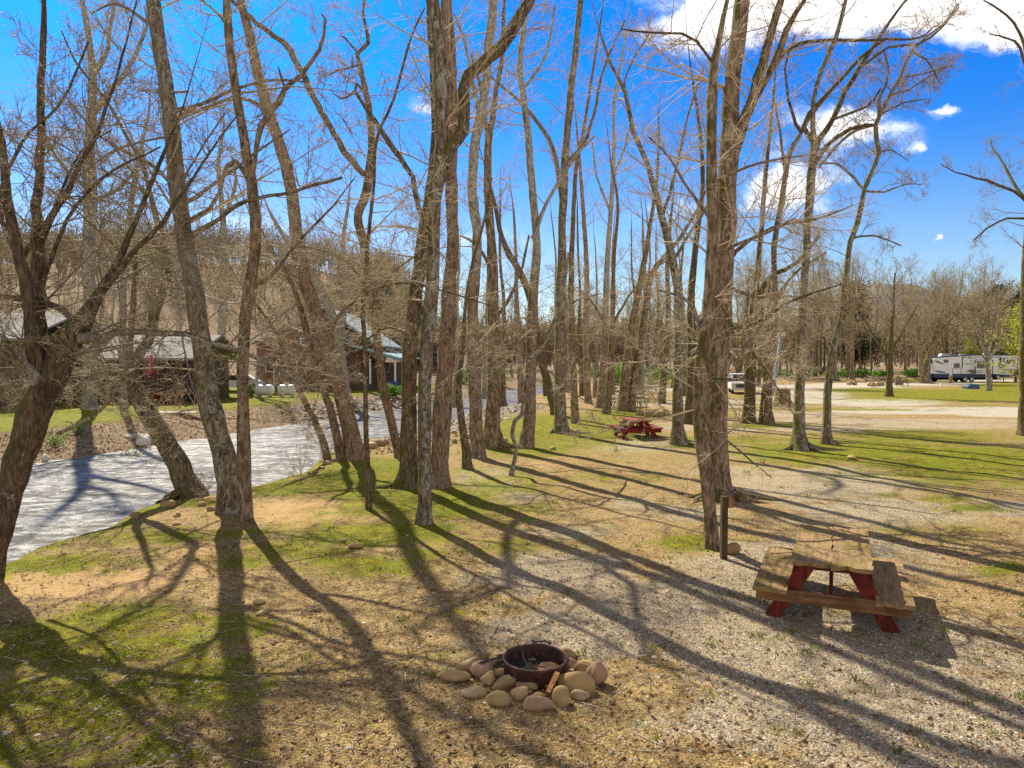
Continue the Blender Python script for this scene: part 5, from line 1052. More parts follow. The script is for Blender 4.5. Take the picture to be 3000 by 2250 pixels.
    swoosh((1410, 655), (1500, 672), (1470, 686), 5); swoosh((1395, 635), (1560, 660), (1640, 625), 9, -.46); swoosh((1420, 655), (1560, 700), (1650, 640), 8, -.462); swoosh((1900, 520), (2010, 560), (2140, 640), 9, -.46); swoosh((2085, 590), (2130, 610), (2150, 640), 12, -.02); swoosh((1840, 655), (1930, 690), (2010, 672), 12, -.02); swoosh((1320, 445), (1420, 460), (1560, 490), 7)
    MB().box(X(1313), X(1325), -.04, .01, Z(606), Z(452)).build('awning_arm', MAT['navy'], r); MB().box(X(1865), X(1875), -.05, .01, Z(606), Z(452)).build('awning_arm', MAT['navy'], r)
    MB().lathe([(.001, X(1325)), (.09, X(1325)), (.09, X(1865)), (.001, X(1865))], (0, -.10, Z(448)), 'x', 12).build('awning_tube', MAT['paleplastic'], r)
    for a in (1365, 1437): MB().lathe([(.001, -.03), (.07, -.03), (.07, .01)], (X(a), 0, Z(504)), 'y', 12).build('speaker', MAT['navy'], r)
    try:
        cu = bpy.data.curves.new('lettering', 'FONT'); cu.body = 'SABRE'; cu.size = .30; cu.extrude = .006; cu.space_character = 1.35
        to = bpy.data.objects.new('lettering', cu); COL.objects.link(to); dg = bpy.context.evaluated_depsgraph_get(); me = bpy.data.meshes.new_from_object(to.evaluated_get(dg)); bpy.data.objects.remove(to)
        o = bpy.data.objects.new('lettering', me); COL.objects.link(o); me.materials.clear(); me.materials.append(MAT['black']); o.parent = r; o.rotation_euler = (math.pi/2, 0, 0); o.location = (X(1347), -.02, Z(557))
    except Exception as e: print('text', e)
    for a in (1368, 1464):
        for yy in (.22,):
            w = MB(); w.lathe([(.30, -.02), (.385, .0), (.40, .03), (.40, .19), (.385, .22), (.05, .22)], (X(a), yy-.22, Z(768)), 'y', 28); o = w.build('wheel', MAT['black'], r)
            q = MB(); q.lathe([(.001, .0), (.07, -.01), (.10, .03), (.24, .045), (.28, .01), (.29, .04)], (X(a), yy-.23, Z(768)), 'y', 20); q.build('rim', MAT['metal'], o)
    for a, y in ((985, 1.9), (1045, 1.9), (1368, 2.2), (1464, 2.2)): MB().lathe([(.30, 0), (.38, 0), (.38, .2), (.05, .2)], (X(a), y, Z(772)), 'y', 20).build('wheel', MAT['black'], r)
    for a, b, y0, y1, t in ((1068, 1198, .9, 1.8, 398), (1712, 1806, .9, 1.8, 392)):
        mb = MB(); zz = Z(430); mb.prism([(X(a), zz-.12), (X(b), zz-.12), (X(b)-.05, Z(t)), (X(a)+.18, Z(t))], y0, y1); mb.build('air_conditioner', MAT['paleplastic'], r)
    MB().box(X(1350), X(1396), 1.1, 1.5, Z(432), Z(408)).build('roof_vent', MAT['white'], r)
    mb = MB()
    for i in range(4): mb.box(X(1745+i*24), X(1745+i*24)+.35, -.75, -.08, Z(712+i*20), Z(706+i*20))
    mb.bar((X(1745), -.72, Z(706)), (X(1830), -.72, Z(780)), .05, .04); mb.bar((X(1745), -.1, Z(706)), (X(1830), -.1, Z(780)), .05, .04); mb.build('entry_step', MAT['black'], r)
    for a in (1240, 1940): MB().box(X(a)-.04, X(a)+.04, .3, .4, -.02, Z(735)).build('landing_leg', MAT['darkmetal'], r)
    mb = MB(); mb.box(X(2118), X(2150), .5, .8, -.02, Z(640)); mb.box(X(2020), X(2118), .55, .75, Z(660), Z(640)); mb.build('kingpin_support', MAT['navy'], r)
    mb = MB(); mb.box(X(840)-.0, X(922), .2, 2.2, Z(748), Z(738)); mb.build('rear_bumper', MAT['darkmetal'], r)
    mb = MB(); mb.box(X(920)-.02, X(920)-.002, .5, 1.9, Z(540), Z(485)); mb.build('rear_window', MAT['darkglass'], r)
    MB().box(X(921), X(1990), 2.40, 2.44, 0.25, Z(742)).build('far_skirt', MAT['black'], r)
    return r
def pickup():
    Y = 66.0; cx = (2176-CX)/F*Y
    r = empty('pickup_truck', (cx, Y, ground_z(cx, Y)), R(-14), label='white pickup truck with a dark grille parked facing the camera behind the trunks', category='pickup truck')
    W = 1.0
    MB().prism([(-.0, .42), (.0, .95), (.05, 1.13), (1.15, 1.22), (1.75, 1.86), (3.4, 1.90), (3.9, 1.30), (5.6, 1.28), (5.6, .5)], -W, W, axis='x').build('body', MAT['white'], r)
    MB().box(-.62, .62, -.03, .01, .62, .98).build('grille', MAT['darkmetal'], r)
    for s in (-1, 1):
        MB().box(s*.80-.14, s*.80+.14, -.04, .01, .70, .98).build('headlight', MAT['metal'], r)
        for y in (.95, 4.6): MB().lathe([(.05, -.13), (.36, -.13), (.40, -.1), (.40, .1), (.36, .13), (.05, .13)], (s*.86, y, .38), 'x', 20).build('wheel', MAT['black'], r)
        MB().box(s*1.05-.10, s*1.05+.10, 1.35, 1.42, 1.15, 1.38).build('side_mirror', MAT['black'], r)
        MB().prism([(1.45, 1.22), (1.85, 1.72), (3.3, 1.76), (3.6, 1.25)], s*W-.0 if s > 0 else -W-.012, s*W+.012 if s > 0 else -W, axis='x').build('side_window', MAT['darkglass'], r)
    MB().box(-.95, .95, -.16, .0, .40, .60).build('bumper', MAT['metal'], r)
    mb = MB(); mb.add([(-.82, 1.165, 1.26), (.82, 1.165, 1.26), (.72, 1.70, 1.84), (-.72, 1.70, 1.84), (-.82, 1.195, 1.235), (.82, 1.195, 1.235), (.72, 1.73, 1.815), (-.72, 1.73, 1.815)], [(0, 1, 2, 3), (7, 6, 5, 4), (0, 4, 5, 1), (1, 5, 6, 2), (2, 6, 7, 3), (3, 7, 4, 0)]); mb.build('windshield', MAT['darkglass'], r)
def gable(mb, x0, x1, y0, y1, ze, zr, t=.12, over=.4, mat=0, ridge='y'):
    if ridge == 'y':
        xm = (x0+x1)/2
        for s, xe in ((-1, x0-over), (1, x1+over)):
            ze2 = ze-(zr-ze)/(xm-x0)*over
            mb.add([(xm, y0-over, zr), (xm, y1+over, zr), (xe, y1+over, ze2), (xe, y0-over, ze2), (xm, y0-over, zr+t), (xm, y1+over, zr+t), (xe, y1+over, ze2+t), (xe, y0-over, ze2+t)], [(3, 2, 1, 0), (4, 5, 6, 7), (0, 1, 5, 4), (1, 2, 6, 5), (2, 3, 7, 6), (3, 0, 4, 7)], mat)
    else:
        ym = (y0+y1)/2
        for s, ye in ((-1, y0-over), (1, y1+over)):
            ze2 = ze-(zr-ze)/(ym-y0)*over
            mb.add([(x0-over, ym, zr), (x1+over, ym, zr), (x1+over, ye, ze2), (x0-over, ye, ze2), (x0-over, ym, zr+t), (x1+over, ym, zr+t), (x1+over, ye, ze2+t), (x0-over, ye, ze2+t)], [(3, 2, 1, 0), (4, 5, 6, 7), (0, 1, 5, 4), (1, 2, 6, 5), (2, 3, 7, 6), (3, 0, 4, 7)], mat)
def houses():
    # log cabin with blue metal roof
    D = 68.0; sc = D/F; X0 = (752-CX)*sc; X1 = (1012-CX)*sc; zb = ground_z(X0, D)-.2; xr = (955-CX)*sc
    r = empty('log_cabin', (0, D, 0), 0, label='log cabin with pale blue metal roof across the river', category='cabin')
    def hz(py, d=D): return CAM_H+(1055-py)/F*d
    ridge = hz(905); e = hz(1000)
    MB().prism([(X0, zb), (X1+1.5, zb), (X1+1.5, e), (xr, ridge-.2), (X0, e)], 0, 13).build('wall', MAT['log_wall'], r)
    ro = MB()
    def slab(a, b, y0, y1, t=.14, m=0):
        (xa, za), (xb, zb_) = a, b
        ro.add([(xa, y0, za), (xb, y0, zb_), (xb, y1, zb_), (xa, y1, za), (xa, y0, za+t), (xb, y0, zb_+t), (xb, y1, zb_+t), (xa, y1, za+t)], [(0, 1, 2, 3), (7, 6, 5, 4), (0, 4, 5, 1), (1, 5, 6, 2), (2, 6, 7, 3), (3, 7, 4, 0)], m)
    slab((xr, ridge), (X0-.5, e-.3), -.6, 13.4); slab((xr, ridge), (xr+5.2, ridge-3.6), -.6, 13.4); slab((xr+.2, ridge-2.3), (xr+2.4, ridge-4.5), -1.8, -.5)
    slab((xr+2.6, hz(1012)), ((1178-CX)*sc, hz(1052)), -1.5, 13); slab((xr+.6, hz(965)), (xr+2.8, hz(1012)+.1), -1.5, -.2)
    ro.build('roof', MAT['blue_metal_roof'], r)
    mb = MB(); mb.bar((xr, -.66, ridge-.02), (xr+5.3, -.66, ridge-3.68), .10, .30, up=(0, 1, 0)); mb.bar((xr+.5, -1.58, hz(968)), (xr+2.8, -1.58, hz(1015)), .10, .30, up=(0, 1, 0)); mb.bar((xr+2.8, -1.58, hz(1015)), ((1180-CX)*sc, -1.58, hz(1054)), .10, .26, up=(0, 1, 0)); mb.build('teal_fascia', MAT['teal'], r)
    for (a, b, t, bt) in ((778, 812, 1060, 1090), (842, 872, 1060, 1092), (880, 905, 990, 1012)):
        w = MB().box((a-CX)*sc, (b-CX)*sc, -.06, .02, hz(bt), hz(t)).build('window', MAT['tank'], r); MB().box((a-CX)*sc+.1, (b-CX)*sc-.1, -.075, -.061, hz(bt)+.1, hz(t)-.1).build('pane', MAT['darkglass'], w)
    MB().box((1020-CX)*sc, (1165-CX)*sc, .5, 9, ground_z(-12, D)-.2, hz(1062)).build('porch_wall', MAT['dark_siding'], r)
    for px in (1092, 1126, 1164): MB().box((px-CX)*sc-.08, (px-CX)*sc+.08, -1.3, -1.14, ground_z(-12, D)-.1, hz(1052)).build('porch_post', MAT['tank'], r)
    MB().box((1015-CX)*sc, (1170-CX)*sc, -1.4, .5, .2, .95).build('porch_deck', MAT['dark_siding'], r)
    x = (1158-CX)*sc
    b = MB(); b.box(x-.5, x+.5, -2.6, -1.8, .35, 1.1); b.box(x-.55, x+.55, -2.65, -1.75, 1.1, 1.2); o = b.build('storage_bin', MAT['blue']); o.location = (0, D, 0); tag(o, 'dark blue storage bin in front of the cabin porch', 'bin')
    # grey roofed house with deck
    D = 47.0; sc = D/F; r = empty('house', (0, D, 0), 0, label='low house with grey metal roof and railed wooden deck across the river', category='house')
    xa, xb = (250-CX)*sc, (556-CX)*sc; zg = .35
    MB().box(xa, xb-.6, 1.5, 8, zg-.3, 3.2).build('wall', MAT['dark_siding'], r)
    mb = MB(); gable(mb, xa, xb, 0, 9, 3.35, 4.9, ridge='x'); mb.build('roof', MAT['grey_metal_roof'], r)
    dk = MB(); dk.box((400-CX)*sc, (564-CX)*sc, -1.5, 1.5, .95, 1.08); d = dk.build('deck', MAT['beam'], r)
    mb = MB(); x = (402-CX)*sc
    mb.box(x, (563-CX)*sc, -1.48, -1.42, 1.98, 2.05); mb.box(x, (563-CX)*sc, -1.48, -1.42, 1.18, 1.23)
    while x < (563-CX)*sc: mb.box(x, x+.045, -1.475, -1.43, 1.23, 1.98); x += .14
    mb.build('railing', MAT['dark_siding'], d)
    mb = MB(); x = (402-CX)*sc
    while x < (562-CX)*sc-.5: mb.bar((x, -1.45, .3), (x+.6, -1.45, .93), .04, .02, up=(0, 1, 0)); mb.bar((x+.6, -1.425, .3), (x, -1.425, .93), .04, .02, up=(0, 1, 0)); x += .16
    mb.build('lattice', MAT['redwood'], d)
    for px in (404, 484, 561): MB().box((px-CX)*sc-.06, (px-CX)*sc+.06, -1.41, -1.29, .3, 3.3).build('post', MAT['dark_siding'], r)
    for (px, py) in ((473, 1055), (478, 1082), (468, 1090)):
        rg = np.random.default_rng(px); n = 90; b = rg.normal(size=(n, 3))*.16; u = nrm(rg.normal(size=(n, 3)))*.07; w = nrm(np.cross(u, rg.normal(size=(n, 3))))*.05
        o = MB().add(np.stack([b-u, b-w, b+u, b+w], 1).reshape(-1, 3), np.arange(n*4).reshape(n, 4)).build('flowers', MAT['redflower']); o.location = ((px-CX)*sc, D-1.2, CAM_H+(1055-py)/F*D); tag(o, 'red flowers hanging over the deck railing', 'flowers', 'red flower baskets on the deck')
    # roof at far left
    D = 42.0; sc = D/F; r = empty('house', (0, D, 0), 0, label='house with pale metal roof cut by the left edge of the picture', category='house')
    MB().box(-38, (60-CX)*sc, 1, 9, 0, 4.2).build('wall', MAT['dark_siding'], r); mb = MB(); gable(mb, -38, (66-CX)*sc, 0, 10, 4.5, 6.2, ridge='x'); mb.build('roof', MAT['grey_metal_roof'], r)
    # carport
    D = 62.0; sc = D/F; r = empty('carport', (0, D, 0), 0, label='open carport with white posts between the house and the cabin', category='carport')
    MB().box((560-CX)*sc, (752-CX)*sc, 0, 5, 3.0, 3.12).build('roof', MAT['grey_metal_roof'], r)
    for px in (566, 748):
        for y in (.1, 4.8): MB().box((px-CX)*sc-.06, (px-CX)*sc+.06, y, y+.12, .2, 3.0).build('post', MAT['tank'], r)
    car((700-CX)/F*66, 66, .4, 'white car parked under the carport across the river', 'white', .2)
    # propane tanks
    for i, (px, lab) in enumerate(((774, 'left white propane tank with blue dome cap on the lawn'), (840, 'right white propane tank with pale dome cap beside the blue capped one'))):
        Y = 54.0; x = (px-CX)/F*Y; z = ground_z(x, Y); L = .76 if i == 0 else .70; q = .42
        r = empty('propane_tank', (x, Y, z), 0, label=lab, category='propane tank')
        pr = [(.001, -L-.0)]+[(q*math.sin(a), -L+.30-.30*math.cos(a)) for a in np.linspace(.2, math.pi/2, 7)]+[(q*math.sin(a), L-.30+.30*math.cos(a)) for a in np.linspace(math.pi/2, .2, 7)]+[(.001, L)]
        MB().lathe(pr, (0, 0, .56), 'x', 26).build('shell', MAT['tank'], r); MB().lathe([(.17, 0), (.17, .08), (.11, .15), (.001, .17)], (0, 0, .95), 'z', 18).build('dome_cap', MAT['blue' if i == 0 else 'tank'], r)
        for s in (-1, 1): MB().box(s*.4-.08, s*.4+.08, -.25, .25, -.05, .2).build('foot', MAT['concrete'], r)
    for i, (px, w, lab) in enumerate(((738, .75, 'low green shrub left of the propane tanks'), (805, .5, 'low green shrub behind the gap between the propane tanks'), (640, .5, 'low green shrub under the carport edge'))):
        Y = 57.0; x = (px-CX)/F*Y; bush(lab, x, Y, w, .75, 'leaf_green', 900, 60+i)
    # bits on the far bank
    q = G(405, 1292, ZW+.2); o = MB().box(-1.0, 1.0, -.4, .4, 0, .22).build('concrete_slab', MAT['concrete']); o.location = (q[0], q[1]+.6, ZW+.18); o.rotation_euler = (.05, .03, .12); tag(o, 'pale concrete slab on the far river bank', 'slab')
    rock('white rounded stone sitting behind the concrete slab', (417-CX)/F*30.5, 30.5, .30, .22, .2, 0, 5, None, 'whitestone', sink=.1)
    rock('small white stone at the water line of the far bank', G(132, 1352, ZW)[0], G(132, 1352, ZW)[1], .13, .13, .16, 0, 6, None, 'whitestone', sink=.0)
    o = MB().box(-1.2, 1.2, -.5, .5, 0, .05).build('stepping_slab', MAT['concrete']); x = (516-CX)/F*38; o.location = (x, 38, ground_z(x, 38)+.02); tag(o, 'flat pale stepping slab in the far lawn', 'slab')
    # pale house beyond the river
    D = 110; sc = D/F; r = empty('house', (0, D, 0), 0, label='small pale house far upstream glimpsed between trunks', category='house'); x = (1362-CX)*sc
    MB().box(x-1.5, x+1.5, 0, 4, 0, CAM_H+(1055-1038)/F*D).build('wall', MAT['tank'], r); mb = MB(); gable(mb, x-1.5, x+1.5, 0, 4, CAM_H+(1055-1038)/F*D, CAM_H+(1055-1022)/F*D); mb.build('roof', MAT['grey_metal_roof'], r)
def car(x, y, z, label, mat, rz):
    r = empty('parked_car', (x, y, z), rz, label=label, category='car')
    MB().prism([(-2.2, .3), (-2.2, .8), (-1.6, .95), (-.9, 1.45), (.7, 1.48), (1.6, .98), (2.2, .85), (2.25, .3)], -.85, .85).build('body', MAT[mat], r)
    for s in (-1, 1): MB().prism([(-1.35, .95), (-.82, 1.36), (.62, 1.39), (1.3, .97)], s*.855-.006, s*.855+.006).build('side_window', MAT['darkglass'], r)
    for a in (-1.4, 1.4):
        for s in (-1, 1): MB().lathe([(.05, -.1), (.31, -.1), (.33, 0), (.31, .1), (.05, .1)], (a, s*.80, .32), 'y', 18).build('wheel', MAT['black'], r)
def bush(label, x, y, rad, h, mat, n, seed, name='shrub', group=None, size=.06):
    rng = np.random.default_rng(seed); z = ground_z(x, y); r = empty(name, (x, y, z), 0, label=label, category='shrub')
    if group: r['group'] = group
    S = np.zeros((14, 3)); D = nrm(np.stack([rng.normal(size=14)*.7, rng.normal(size=14)*.7, np.ones(14)], 1)); P1, R1 = grow(S, D, h*rng.uniform(.6, 1, 14), np.full(14, .015), 5, .15, .05, rng); MB().tubes(P1, R1, 3).build('stem', MAT['dark'], r)
    u = nrm(rng.normal(size=(n, 3))); c = u*(rng.random(n)**.35)[:, None]*np.array([rad, rad*.8, h*.55])*(1+.3*np.sin(u[:, :1]*5+seed))+np.array([0, 0, h*.52]); c[:, 2] = np.maximum(c[:, 2], .02)
    u = nrm(rng.normal(size=(n, 3)))*size; w = nrm(np.cross(u, rng.normal(size=(n, 3))))*size*.55
    MB().add(np.stack([c-u, c-w, c+u, c+w], 1).reshape(-1, 3), np.arange(n*4).reshape(n, 4)).build('foliage', MAT[mat], r)
    return r
def small_objects():
    # post with a short board by the near twin stem
    q = G(2120, 1634); r = empty('wooden_post', (q[0], q[1], ground_z(q[0], q[1])), .05, label='square mossy wooden post beside the near twin stem', category='post')
    MB().box(-.048, .048, -.048, .048, -.15, 1.02).build('post', MAT['post'], r); mb = MB(); mb.box(.062, .135, -.02, .14, .83, 1.0); mb.build('utility_box', MAT['orangewood'], r)
    q = G(2146, 1618); rock('pinkish brown stone lying behind the foot of the mossy wooden post', q[0], q[1], .14, .12, .11, .3, 71, None)
    # stump
    q = G(2290, 1191); r = empty('tree_stump', (q[0], q[1], ground_z(q[0], q[1])), 0, label='short sawn tree stump on the gravel between the trunks', category='stump'); mb = MB()
    rng = np.random.default_rng(8); p = np.array([[0, 0, -.1], [0, 0, .1], [0, 0, .5], [.03, 0, 1.0], [.03, 0, 1.22]]); stem_tube(mb, *resample(p, [.75, .66, .52, .50, .52], .12), rng, 16, .3); mb.build('trunk', MAT['brown'], r)
    # leaning pole
    a = G(2262, 1160); Y = a[1]; r = empty('utility_pole', (a[0], Y, ground_z(a[0], Y)), 0, label='pale blue grey leaning utility post beside the mossy trunk', category='pole')
    b = P(2288, 985, Y)-a; MB().tubes(np.array([[(0, 0, -.2), tuple(b)]]), np.array([[.15, .13]]), 12).build('pole', MAT['bluegrey'], r); MB().box(b[0]-.35, b[0]+.35, -.12, .12, b[2]+.0, b[2]+.30).build('lamp_head', MAT['paleplastic'], r)
    # brown board
    q = G(2415, 1105); Y = q[1]; r = empty('noticeboard', (q[0], Y, ground_z(q[0], Y)), 0, label='plain dark brown board panel standing by the woods', category='board'); s = Y/F
    MB().box(-13*s, 13*s, -.05, .05, .05, 25*s).build('panel', MAT['brownboard'], r)
    for k in (-1, 1): MB().box(k*13.5*s-.06, k*13.5*s+.06, -.07, .07, -.1, 25.6*s).build('post', MAT['dark_siding'], r)
    # slate blue object on lawn
    q = G(2844, 1139); Y = q[1]; s = Y/F; r = empty('storage_tote', (q[0], Y, ground_z(q[0], Y)), 0, label='slate blue tote lying on the bright lawn in front of the trailer', category='tote')
    MB().prism([(-17*s, 0), (19*s, 0), (17*s, 13.5*s), (-6*s, 14*s), (-13*s, 10*s), (-18*s, 7*s)], -.45, .45).build('tub', MAT['bluebin'], r); MB().prism([(-9*s, 14.2*s), (0, 14.3*s), (-1*s, 16*s), (-7*s, 16*s)], -.3, .3).build('lid', MAT['darkmetal'], r)
    q = G(2757, 1131); r = empty('water_spigot', (q[0], q[1], 0), 0, label='small white pipe stub at the near edge of the bright lawn', category='pipe'); MB().lathe([(.10, -.1), (.10, .32), (.07, .34), (.001, .34)], seg=12).build('pipe', MAT['tank'], r)
    # wooden hookup posts
    for px, py, h, w, lab in ((2785, 1122, 28, 7, 'weathered wooden hookup post standing before the trailer wheels'), (2558, 1112, 24, 5, 'tan hookup post standing behind the dark metal tables'), (2664, 1110, 22, 4, 'thin tan post near the woods left of the leaning tree'), (2905, 1133, 26, 3, 'small hookup post behind the pale branched tree')):
        q = G(px, py); s = q[1]/F; r = empty('hookup_post', (q[0], q[1], ground_z(q[0], q[1])), 0, label=lab, category='post'); MB().box(-w*s*.5, w*s*.5, -w*s*.5, w*s*.5, -.1, h*s*.8).build('post', MAT['plank'], r); MB().box(-w*s*.3, w*s*.3, -w*s*.55, w*s*.3, h*s*.8, h*s).build('outlet_box', MAT['paleplastic'], r)
    # stump behind the vase shaped tree
    q = G(2632, 1128); s = q[1]/F; r = empty('tree_stump', (q[0], q[1], 0), 0, label='tall reddish broken stump behind the vase shaped tree', category='stump'); p = np.array([[0, 0, -.1], [0, 0, .3], [0, 0, 1.0], [.05, 0, 24*s]]); mb = MB(); stem_tube(mb, *resample(p, [.50, .44, .38, .30], .2), np.random.default_rng(2), 14, .2); mb.build('trunk', MAT['red'], r)
    MB().box(-.04, .04, -.04, .04, 24*s, 34*s).build('stake', MAT['plank'], r)
    # cone
    q = G(2952, 1107); r = empty('traffic_cone', (q[0], q[1]-1, 0), 0, label='small orange cone below the nose of the trailer', category='cone'); MB().lathe([(.22, 0), (.10, .45), (.05, .78), (.001, .8)], seg=14).build('cone', MAT['orange'], r); MB().box(-.25, .25, -.25, .25, 0, .03).build('base', MAT['orange'], r)
    # metal framed tables
    metal_table('pale topped metal frame picnic table behind the leaning twin trunks', 1834, 1192, 88)
    metal_table('dark framed picnic table left of the twin trunks, further back', 1798, 1156, 50)
    metal_table('pale metal frame picnic table seen between blue grey and burled trunks', 1905, 1152, 44)
    metal_table('small pale picnic table far back right of the blue grey trunk', 1935, 1136, 34)
    metal_table('pale metal picnic table peeking right of the twin trunks', 1868, 1146, 40)
    metal_table('long dark metal picnic table on the right side campsite', 2560, 1125, 44, True); metal_table('dark metal picnic table behind the vase shaped tree', 2636, 1132, 40, True)
    q = G(2517, 1113); picnic_table('dark wooden picnic table beside the pinkish trunk', (q[0], q[1], 0), .2, ('plank', 'dark', 'dark'), W=2.0, L=1.9, seed=9, planks=4)
    q = G(2374, 1106); picnic_table('far bright red picnic table near the brown board', (q[0], q[1], 0), -.5, ('redpaint', 'redpaint', 'redpaint'), W=1.9, L=1.9, seed=10, planks=4)
    # second fire ring of dark rocks
    rng = random.Random(4)
    for i in range(13):
        px = 1878+i*6.3+rng.uniform(-3, 3); py = 1217+rng.uniform(-6, 5); q = G(px, py); s = rng.uniform(.13, .26)
        rock('rough rock in the low ring of rocks beyond the red picnic table', q[0], q[1], s*1.3, s, s*.8, rng.random()*3, 300+i, 'rocks ringing the campfire spot beyond the red table', sink=.3)
    for i, (px, py) in enumerate(((2550, 1131), (2558, 1133), (2566, 1130), (2575, 1132), (2584, 1130), (2489, 1128), (2497, 1126), (2503, 1128))):
        q = G(px, py); rock('pale rock of a small fire ring by the metal tables', q[0], q[1], .38, .3, .3, i, 330+i, 'rocks of the far fire rings', sink=.2)
    # loose stones on the ground
    for i, (px, py, hw, lab) in enumerate(((1003, 1582, 11, 'rounded brown stone on the moss left of the spotted trunk'), (1042, 1601, 22, 'flat grey stone lying right of the rounded brown stone'), (757, 1766, 18, 'oval tan stone in the shade stripe'), (765, 1799, 16, 'oval tan stone just below its twin'), (516, 1535, 12, 'small flat stone on the river bank moss'),
                                           (1380, 1300, 10, 'small brown stone by the flared trunk'), (1618, 1315, 12, 'low dark stone on the bare dirt behind the bent sapling'), (1691, 1263, 10, 'dark cut log end by the slim brown trunk'), (2498, 1348, 16, 'dark clod lying on the right hand moss'))):
        q = G(px, py); w = hw*q[1]/F; rock(lab, q[0], q[1], w, w*.7, w*.45, .2*i, 400+i, None, sink=.35)
    for i, (px, py, hw) in enumerate([(1015, 1300, 18), (1062, 1302, 14), (1100, 1305, 26), (1085, 1312, 22), (1125, 1300, 20), (1330, 1298, 12), (1355, 1292, 10), (1385, 1285, 14), (1330, 1270, 9), (1350, 1245, 9), (1475, 1298, 16), (1455, 1310, 10),
                                      (905, 1380, 9), (925, 1375, 8), (945, 1365, 8), (490, 1478, 26), (590, 1478, 13), (620, 1468, 9), (618, 1492, 13), (395, 1500, 18), (520, 1508, 14), (350, 1530, 10), (960, 1352, 12), (1400, 1215, 10), (1440, 1210, 8), (1320, 1240, 8)]):
        q = G(px, py); w = hw*q[1]/F; rock('river worn stone on the near river bank', q[0], q[1], w, w*.7, w*.55, .4*i, 430+i, 'river worn stones along the near bank', sink=.35)
def tufts():
    """grass blades, leaves, pebbles: uncountable ground cover"""
    rng = np.random.default_rng(12)
    def pts(n, y0, y1, key=None, thr=.35, pw=1.0, both=False, xs=.80):
        u = rng.random(n); Y = y0*(y1/y0)**(u**pw); X = (rng.random(n)*2-1)*xs*Y
        dn = segdist(X, Y, NEAR); df = segdist(X, Y, FAR); ok = ~inpoly(X, Y, RIV) & ((dn < df) | both)
        if key is not None: nz = (fbm(X*3.4, Y*3.4, 21, 4)-.5)*1.9; ok &= (region(X, Y, key)+nz > thr)
        X, Y = X[ok], Y[ok]; return X, Y, heights(X, Y)
    def blades(n, X, Y, Z, h, w, per, name, mats, label, spread=.05):
        m = len(X); b = np.repeat(np.stack([X, Y, Z], 1), per, axis=0); N = m*per; b[:, :2] += rng.normal(size=(N, 2))*spread*np.repeat(Y**.5/2.5, per)[:, None]; b[:, 2] = heights(b[:, 0], b[:, 1])-.003
        a = rng.uniform(0, 2*np.pi, N); hh = h*rng.uniform(.4, 1.3, N); ln = np.stack([np.cos(a), np.sin(a), 0*a], 1)*hh[:, None]*rng.uniform(.1, .8, (N, 1)); side = np.stack([-np.sin(a), np.cos(a), 0*a], 1)*(w*(1+np.repeat(Y, per)/14))[:, None]
        tip = b+ln+np.array([0, 0, 1])*hh[:, None]; mid = b+ln*.35+np.array([0, 0, .6])*hh[:, None]
        V = np.stack([b-side, b+side, mid+side*.7, tip, mid-side*.7], 1).reshape(-1, 3); i = np.arange(N)*5
        mb = MB(); mi = rng.integers(0, len(mats), N)
        for k in range(len(mats)):
            q = i[mi == k]; mb.f.append((np.stack([q, q+1, q+2, q+3, q+4], 1), k, False))
        mb.v.append(V); mb.nv += len(V); mb.build(name, [MAT[x] for x in mats], kind='stuff', label=label)
    X, Y, Z = pts(170000, 3.6, 32, 'green', .66, .75)
    blades(0, X, Y, Z, .015, .0026, 5, 'grass', ['blade_green', 'blade_yellow', 'blade_moss'], 'short mossy grass growing in patches', .03)
    X, Y, Z = pts(900, 3.6, 26, None); k = rng.random(len(X)) < .28*(.4+np.clip(region(X, Y, 'gravel'), 0, 1))
    blades(0, X[k], Y[k], Z[k], .065, .0028, 16, 'weeds', ['blade_green', 'blade_fresh', 'blade_yellow'], 'scattered green weed tufts on the gravel', .035)
    # leaf litter
    X, Y, Z = pts(60000, 3.6, 22, None, pw=.8); keep = rng.random(len(X)) < (1-.6*np.clip(region(X, Y, 'sand'), 0, 1)); X, Y, Z = X[keep], Y[keep], Z[keep]; n = len(X)
    c = np.stack([X, Y, Z+.006], 1); u = nrm(rng.normal(size=(n, 3))*np.array([1, 1, .28]))*rng.uniform(.006, .022, (n, 1)); w = nrm(np.cross(u, rng.normal(size=(n, 3))*.4+np.array([0, 0, 1])))*rng.uniform(.003, .010, (n, 1))
    mb = MB(); V = np.stack([c-u, c-w, c+u, c+w], 1).reshape(-1, 3); mb.v.append(V); mb.nv = len(V); mi = rng.integers(0, 3, n); i = np.arange(n)*4
    for k in range(3): q = i[mi == k]; mb.f.append((np.stack([q, q+1, q+2, q+3], 1), k, False))
    mb.build('leaf_litter', [MAT['litter_a'], MAT['litter_b'], MAT['litter_c']], kind='stuff', label='dry leaf bits scattered over the ground')
    X, Y, Z = pts(26000, 24, 44, None, both=True); ok = (X < -.10*Y) & (Z < .33); X, Y, Z = X[ok], Y[ok], Z[ok]; n = len(X)
    c = np.stack([X, Y, Z+.02], 1); u = nrm(rng.normal(size=(n, 3)))*rng.uniform(.03, .10, (n, 1)); w = nrm(np.cross(u, rng.normal(size=(n, 3))))*rng.uniform(.02, .05, (n, 1)); V = np.stack([c-u, c-w, c+u, c+w], 1).reshape(-1, 3); mb = MB(); mb.v.append(V); mb.nv = len(V); mi = rng.integers(0, 3, n); i = np.arange(n)*4
    for k in range(3): q = i[mi == k]; mb.f.append((np.stack([q, q+1, q+2, q+3], 1), k, False))
    mb.build('bank_leaf_litter', [MAT['litter_a'], MAT['litter_b'], MAT['litter_c']], kind='stuff', label='brown fallen leaves and brush on the far bank')
